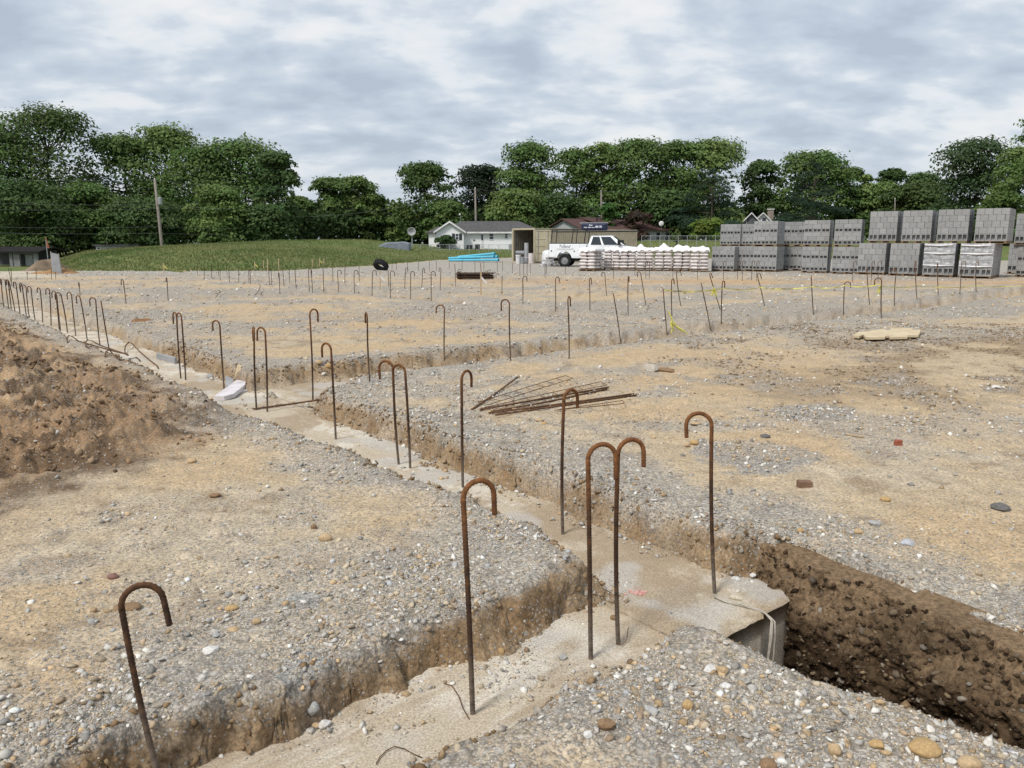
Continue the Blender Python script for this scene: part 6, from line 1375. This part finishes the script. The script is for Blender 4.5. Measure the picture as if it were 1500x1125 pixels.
# ------------------------------------------------------------------ trees
def tree(px, ytop, wpx, d, label, kind='broad', name='tree', col=None, crown_lo=.08, n_leaf=7000, airy=0.0, lean=0.0, ybase=None, group='trees around the site', lobes=None, squash=1.0):
    p = at_y(px, ytop, d); zt = p.z; gz_ = min(1.9, max(-.7, gz(p.x, d))); H = zt - gz_; Wd = wpx / FPX * d * (1.25 if kind != 'pine' else 1.05)
    t = thing(name, label, 'tree' if name in ('tree', 'pine_tree') else 'shrub', (p.x, d, gz_), group=group)
    lrng = np.random.default_rng(int(abs(px * 7 + ytop * 13)) + 5); r_ = lrng.uniform
    tw = max(.08, H * .018)
    mb = MB(); forks = []
    fk = .22 + .12 * r_(); base = Vector((0, 0, -.3)); top_ = Vector((lean * .5, 0, H * .72)); mid = Vector((r_(-.3, .3), 0, H * fk))
    mb.tube([base, mid, mid.lerp(top_, .5) + Vector((r_(-.3, .3), r_(-.3, .3), 0)), top_], [tw * 1.15, tw * .8, tw * .5, tw * .18], 8)
    # lobes
    L_ = []; nl = lobes or (int(44 + Wd * 1.6) if kind != 'pine' else 44)
    for i in range(nl):
        if kind == 'pine':
            v = (i + r_()) / nl; v = v ** .8; z = H * (crown_lo + (1 - crown_lo) * v) * .97; rr = Wd / 2 * (1 - v) ** .62 * (.55 + .55 * r_()); a = r_(0, 6.283)
            L_.append((rr * math.cos(a) * .8, rr * math.sin(a) * .6, z, max(.7, Wd * .13 * (1.25 - v)), .42))
        else:
            v = r_(); u = r_(0, 6.283); ph = crown_lo + (1 - crown_lo) * v; prof = (math.sin(math.pi * min(1, (ph * .80 + .14))) ** .5)
            rl = Wd * (.13 + .11 * r_()) * (1 - .2 * airy); rad = max(0, Wd / 2 * prof - rl * .7) * (r_() ** .5)
            z = gz_ * 0 + H * ph; z = min(z, H - rl * .62)
            L_.append((rad * math.cos(u) + lean * ph, rad * math.sin(u) * .75, z, rl, .72 * squash))
    if kind != 'pine': L_.append((lean + r_(-.05, .05) * Wd, 0, H - Wd * .11, Wd * .14, .75))
    for (x_, y_, z, rl, _) in L_[:: 2 if kind != 'pine' else 3]:
        s = mid.lerp(top_, min(.95, max(0, (z - mid.z) / max(.1, top_.z - mid.z) * .7))); e = Vector((x_, y_, z)); mb.tube([s, s.lerp(e, .5) + Vector((0, 0, -.03 * H if kind != 'pine' else 0)), e], [tw * .32, tw * .2, tw * .07], 5, False)
    mb.build('trunk', M['bark'], t, smooth=True)
    P_, C_, N_ = [], [], []
    la = np.array(L_); wgt = la[:, 3] ** 2; cnt = np.maximum(20, (n_leaf * wgt / wgt.sum()).astype(int))
    base_c = np.array(col if col else (.052, .082, .022))
    V, Cc = [], []
    for (x_, y_, z, rl, sq), k in zip(L_, cnt):
        k = int(k * (1 - airy * .45)); dirs = lrng.normal(0, 1, (k, 3)); dirs /= np.linalg.norm(dirs, axis=1)[:, None]; dirs[:, 2] = np.where(dirs[:, 2] < -.35, -dirs[:, 2] * .6, dirs[:, 2])
        rr = rl * lrng.uniform(.5, 1.0, k) ** .6 * (1 + .17 * fbm(dirs[:, 0] * 2.3 + x_, dirs[:, 1] * 2.3 + dirs[:, 2] * 2.1 + z, 3, 131))
        pos = dirs * rr[:, None] * np.array([1, 1, sq]) + np.array([x_, y_, z])
        nrm = dirs * .75 + lrng.normal(0, .42, (k, 3)) + np.array([0, -.1, .5]); nrm /= np.linalg.norm(nrm, axis=1)[:, None]
        a = np.cross(nrm, lrng.normal(0, 1, (k, 3))); a /= np.linalg.norm(a, axis=1)[:, None]; b = np.cross(nrm, a)
        sz = (.135 + .17 * lrng.random(k)) * (d / 105) * (.9 if kind != 'pine' else .75); el = 1.0 if kind != 'pine' else .45
        a *= sz[:, None]; b *= (sz * lrng.uniform(.5, .9, k) * el)[:, None]
        V.append(np.stack([pos - a, pos - b * .9, pos + a, pos + b * .9], 1).reshape(-1, 3))
        cc = base_c * (1 + .28 * (lrng.random() - .5)) * lrng.uniform(.8, 1.25, (k, 1)) * np.array([1 + .25 * (lrng.random() - .5), 1, 1]); Cc.append(np.repeat(cc, 4, 0))
    V = np.vstack(V); k = len(V) // 4
    zmin = .15; V[:, 2] = np.maximum(V[:, 2], zmin)
    big_mesh('crown', V, np.arange(4 * k).reshape(k, 4), M['leaf'], np.clip(np.vstack(Cc), .005, .4), parent=t)
    return t
G_ = (.090, .145, .042); G_L = (.125, .185, .056); G_D = (.066, .110, .036); G_P = (.030, .054, .030)
for q in [
    (-30, 168, 190, 100, 'broad dark tree running off the left edge', G_, .02, 0), (62, 154, 165, 104, 'tall airy tree with sky gaps, second at far left', (.062, .095, .026), .15, .5), (35, 262, 120, 92, 'lower dense tree over the old garage', G_D, .02, 0), (120, 268, 95, 96, 'lower dense tree in front between the two tall left ones', G_, .0, 0),
    (178, 197, 120, 110, 'tall tree left of the leaning pole', G_, .02, .2), (238, 183, 120, 112, 'tall domed tree behind the leaning pole', G_L, .02, .1), (290, 215, 110, 106, 'bushy tree just right of the leaning pole', G_, .0, 0), (352, 203, 135, 104, 'broad tree with the flat wide crown right of the pole', G_, .02, 0),
    (402, 222, 62, 100, 'tree at the right end of the tall left group', G_D, .04, .1), (318, 272, 80, 94, 'smaller light green tree at the foot of the left group', G_L, .0, 0), (210, 290, 110, 94, 'low dark tree behind the leaning pole foot', G_D, .0, 0), (388, 300, 70, 96, 'low tree under the right end of the left group', G_D, .0, 0),
    (437, 288, 50, 118, 'low pale tree behind the short pole', G_L, .0, .2), (482, 260, 62, 116, 'thin-topped tree with bare twigs in the left gap', G_, .05, .5), (520, 259, 66, 118, 'rounded airy tree left of the sky gap', G_L, .02, .35), (547, 285, 40, 120, 'narrow tree at the edge of the sky gap', G_, .02, .3),
    (622, 238, 88, 116, 'airy tree standing alone right of the sky gap', (.062, .10, .028), .06, .35), (588, 300, 44, 118, 'low pale leaning tree beside the sky gap', G_L, .0, .4), (655, 296, 62, 112, 'low green tree behind the white house gable', G_, .0, 0),
    (703, 242, 82, 124, 'very dark maple left of the tall right wood', (.022, .036, .018), .02, 0), (775, 209, 108, 122, 'tall tree at the left end of the right wood', G_, .02, .1), (757, 278, 82, 112, 'lower lighter tree behind the house pole', G_L, .0, 0), (846, 217, 86, 128, 'tree in the right wood with a notched top', G_, .02, .15),
    (886, 209, 84, 126, 'tall tree in the right wood above the brown roof', G_L, .02, .1), (936, 203, 100, 124, 'tallest tree in the middle of the right wood', G_, .02, .05), (990, 208, 90, 126, 'tree in the right wood, right of the tallest', G_, .02, .1), (1046, 203, 104, 124, 'broad tree at the right shoulder of the right wood', G_L, .02, .1),
    (820, 285, 90, 116, 'low dark tree behind the brown roof ridge left end', G_D, .0, 0), (985, 280, 80, 116, 'dark low tree behind the brown roof right end', G_D, .0, 0), (1116, 235, 66, 128, 'tree between the right wood and the large pine', G_D, .02, .1), (1190, 221, 112, 126, 'rounded tree rising behind the large pine', G_, .02, .1),
    (1242, 246, 60, 128, 'small rounded tree right of the large pine', G_, .02, .1), (1270, 256, 30, 150, 'small distant pale tree at the right gap', G_L, .1, .5), (1306, 248, 48, 150, 'dark distant tree above the stacks', G_D, .05, 0), (1352, 253, 76, 150, 'distant dark tree row crown left of the great right tree', G_D, .02, .1), (1292, 268, 66, 126, 'lighter mid-height tree behind the tall block stacks', G_L, .02, .1),
    (1345, 268, 92, 122, 'wide lighter tree behind the tall block stacks', (.065, .098, .03), .02, .1), (1440, 200, 118, 98, 'great domed tree at the right above the end stacks', (.052, .085, .034), .04, .05), (1510, 213, 96, 90, 'green tree at the right edge beside the great domed one', G_L, .02, .1), (1475, 283, 70, 80, 'lower bright green tree under the right edge', (.075, .12, .03), .0, 0)]:
    tree(q[0], q[1], q[2], q[3], q[4], col=q[5], crown_lo=q[6], airy=q[7], n_leaf=int(5600 + q[2] * 82))
tree(1520, 172, 70, 84, 'tall thin tree mostly beyond the right edge, a few sprigs in view', col=G_, crown_lo=.5, airy=.6, n_leaf=2500)
tree(1044, 246, 132, 112, 'broad dark needle tree in front of the right wood', kind='pine', name='pine_tree', col=G_P, crown_lo=.1, n_leaf=11000)
tree(1194, 236, 132, 108, 'large dark white-pine before the rounded tree', kind='pine', name='pine_tree', col=(.022, .042, .023), crown_lo=.05, n_leaf=12000)
for q in [(1043, 320, 54, 96, 'bright yellow-green shrub behind the fence', (.11, .16, .03), 2600), (893, 299, 42, 112, 'bright green shrub above the brown roof', (.06, .125, .03), 2200), (932, 309, 52, 112, 'reddish purple shrub above the brown roof', (.05, .034, .024), 2200), (652, 345, 30, 92.8, 'green bush in front of the white house gable', (.035, .07, .024), 2200), (991, 336, 12, 88, 'small pale shrub by the parked silver van', (.09, .12, .04), 800)]:
    tree(q[0], q[1], q[2], q[3], q[4], name='shrub', col=q[5], n_leaf=q[6], crown_lo=.12, lobes=10, group='shrubs around the houses')
# far wood and undergrowth, one mass each
def mass(name, pts, n, hmin, hmax, col, size):
    V, C_ = [], []
    for _ in range(1):
        i = rng.integers(0, len(pts) - 1, n); f = rng.random(n); P_ = np.array(pts); p = P_[i] + (P_[i + 1] - P_[i]) * f[:, None]
        top_ = hmin + (hmax - hmin) * (0.5 + 0.5 * fbm(p[:, 0] * .12, p[:, 1] * .02, 4, 141)); z = top_ * rng.random(n) ** .6; dp = rng.normal(0, 1.6, n) - (1 - z / top_) * 0
        pos = np.stack([p[:, 0] + rng.normal(0, .5, n), p[:, 1] + dp, z], 1)
        nrm = rng.normal(0, .7, (n, 3)) + np.array([0, -.5, .5]); nrm /= np.linalg.norm(nrm, axis=1)[:, None]; a = np.cross(nrm, rng.normal(0, 1, (n, 3))); a /= np.linalg.norm(a, axis=1)[:, None]; b = np.cross(nrm, a)
        s = size * rng.uniform(.5, 1.2, n)[:, None]; V = np.stack([pos - a * s, pos - b * s * .7, pos + a * s, pos + b * s * .7], 1).reshape(-1, 3)
        C_ = np.repeat(np.array(col)[None] * rng.uniform(.6, 1.4, (n, 1)), 4, 0)
    o = big_mesh(name, V, np.arange(4 * n).reshape(n, 4), M['leaf'], C_); tag(o, None, None, kind='stuff')
mass('undergrowth', [(-95, 88), (-62, 96), (-42, 104), (-28, 112), (-18, 122), (-4, 122), (20, 124), (50, 122), (90, 118)], 26000, 3.5, 8.0, (.055, .09, .032), .34)
mass('far_wood', [(-260, 190), (-120, 230), (-40, 260), (40, 260), (140, 240), (280, 200)], 16000, 9, 17, (.04, .065, .028), .9)
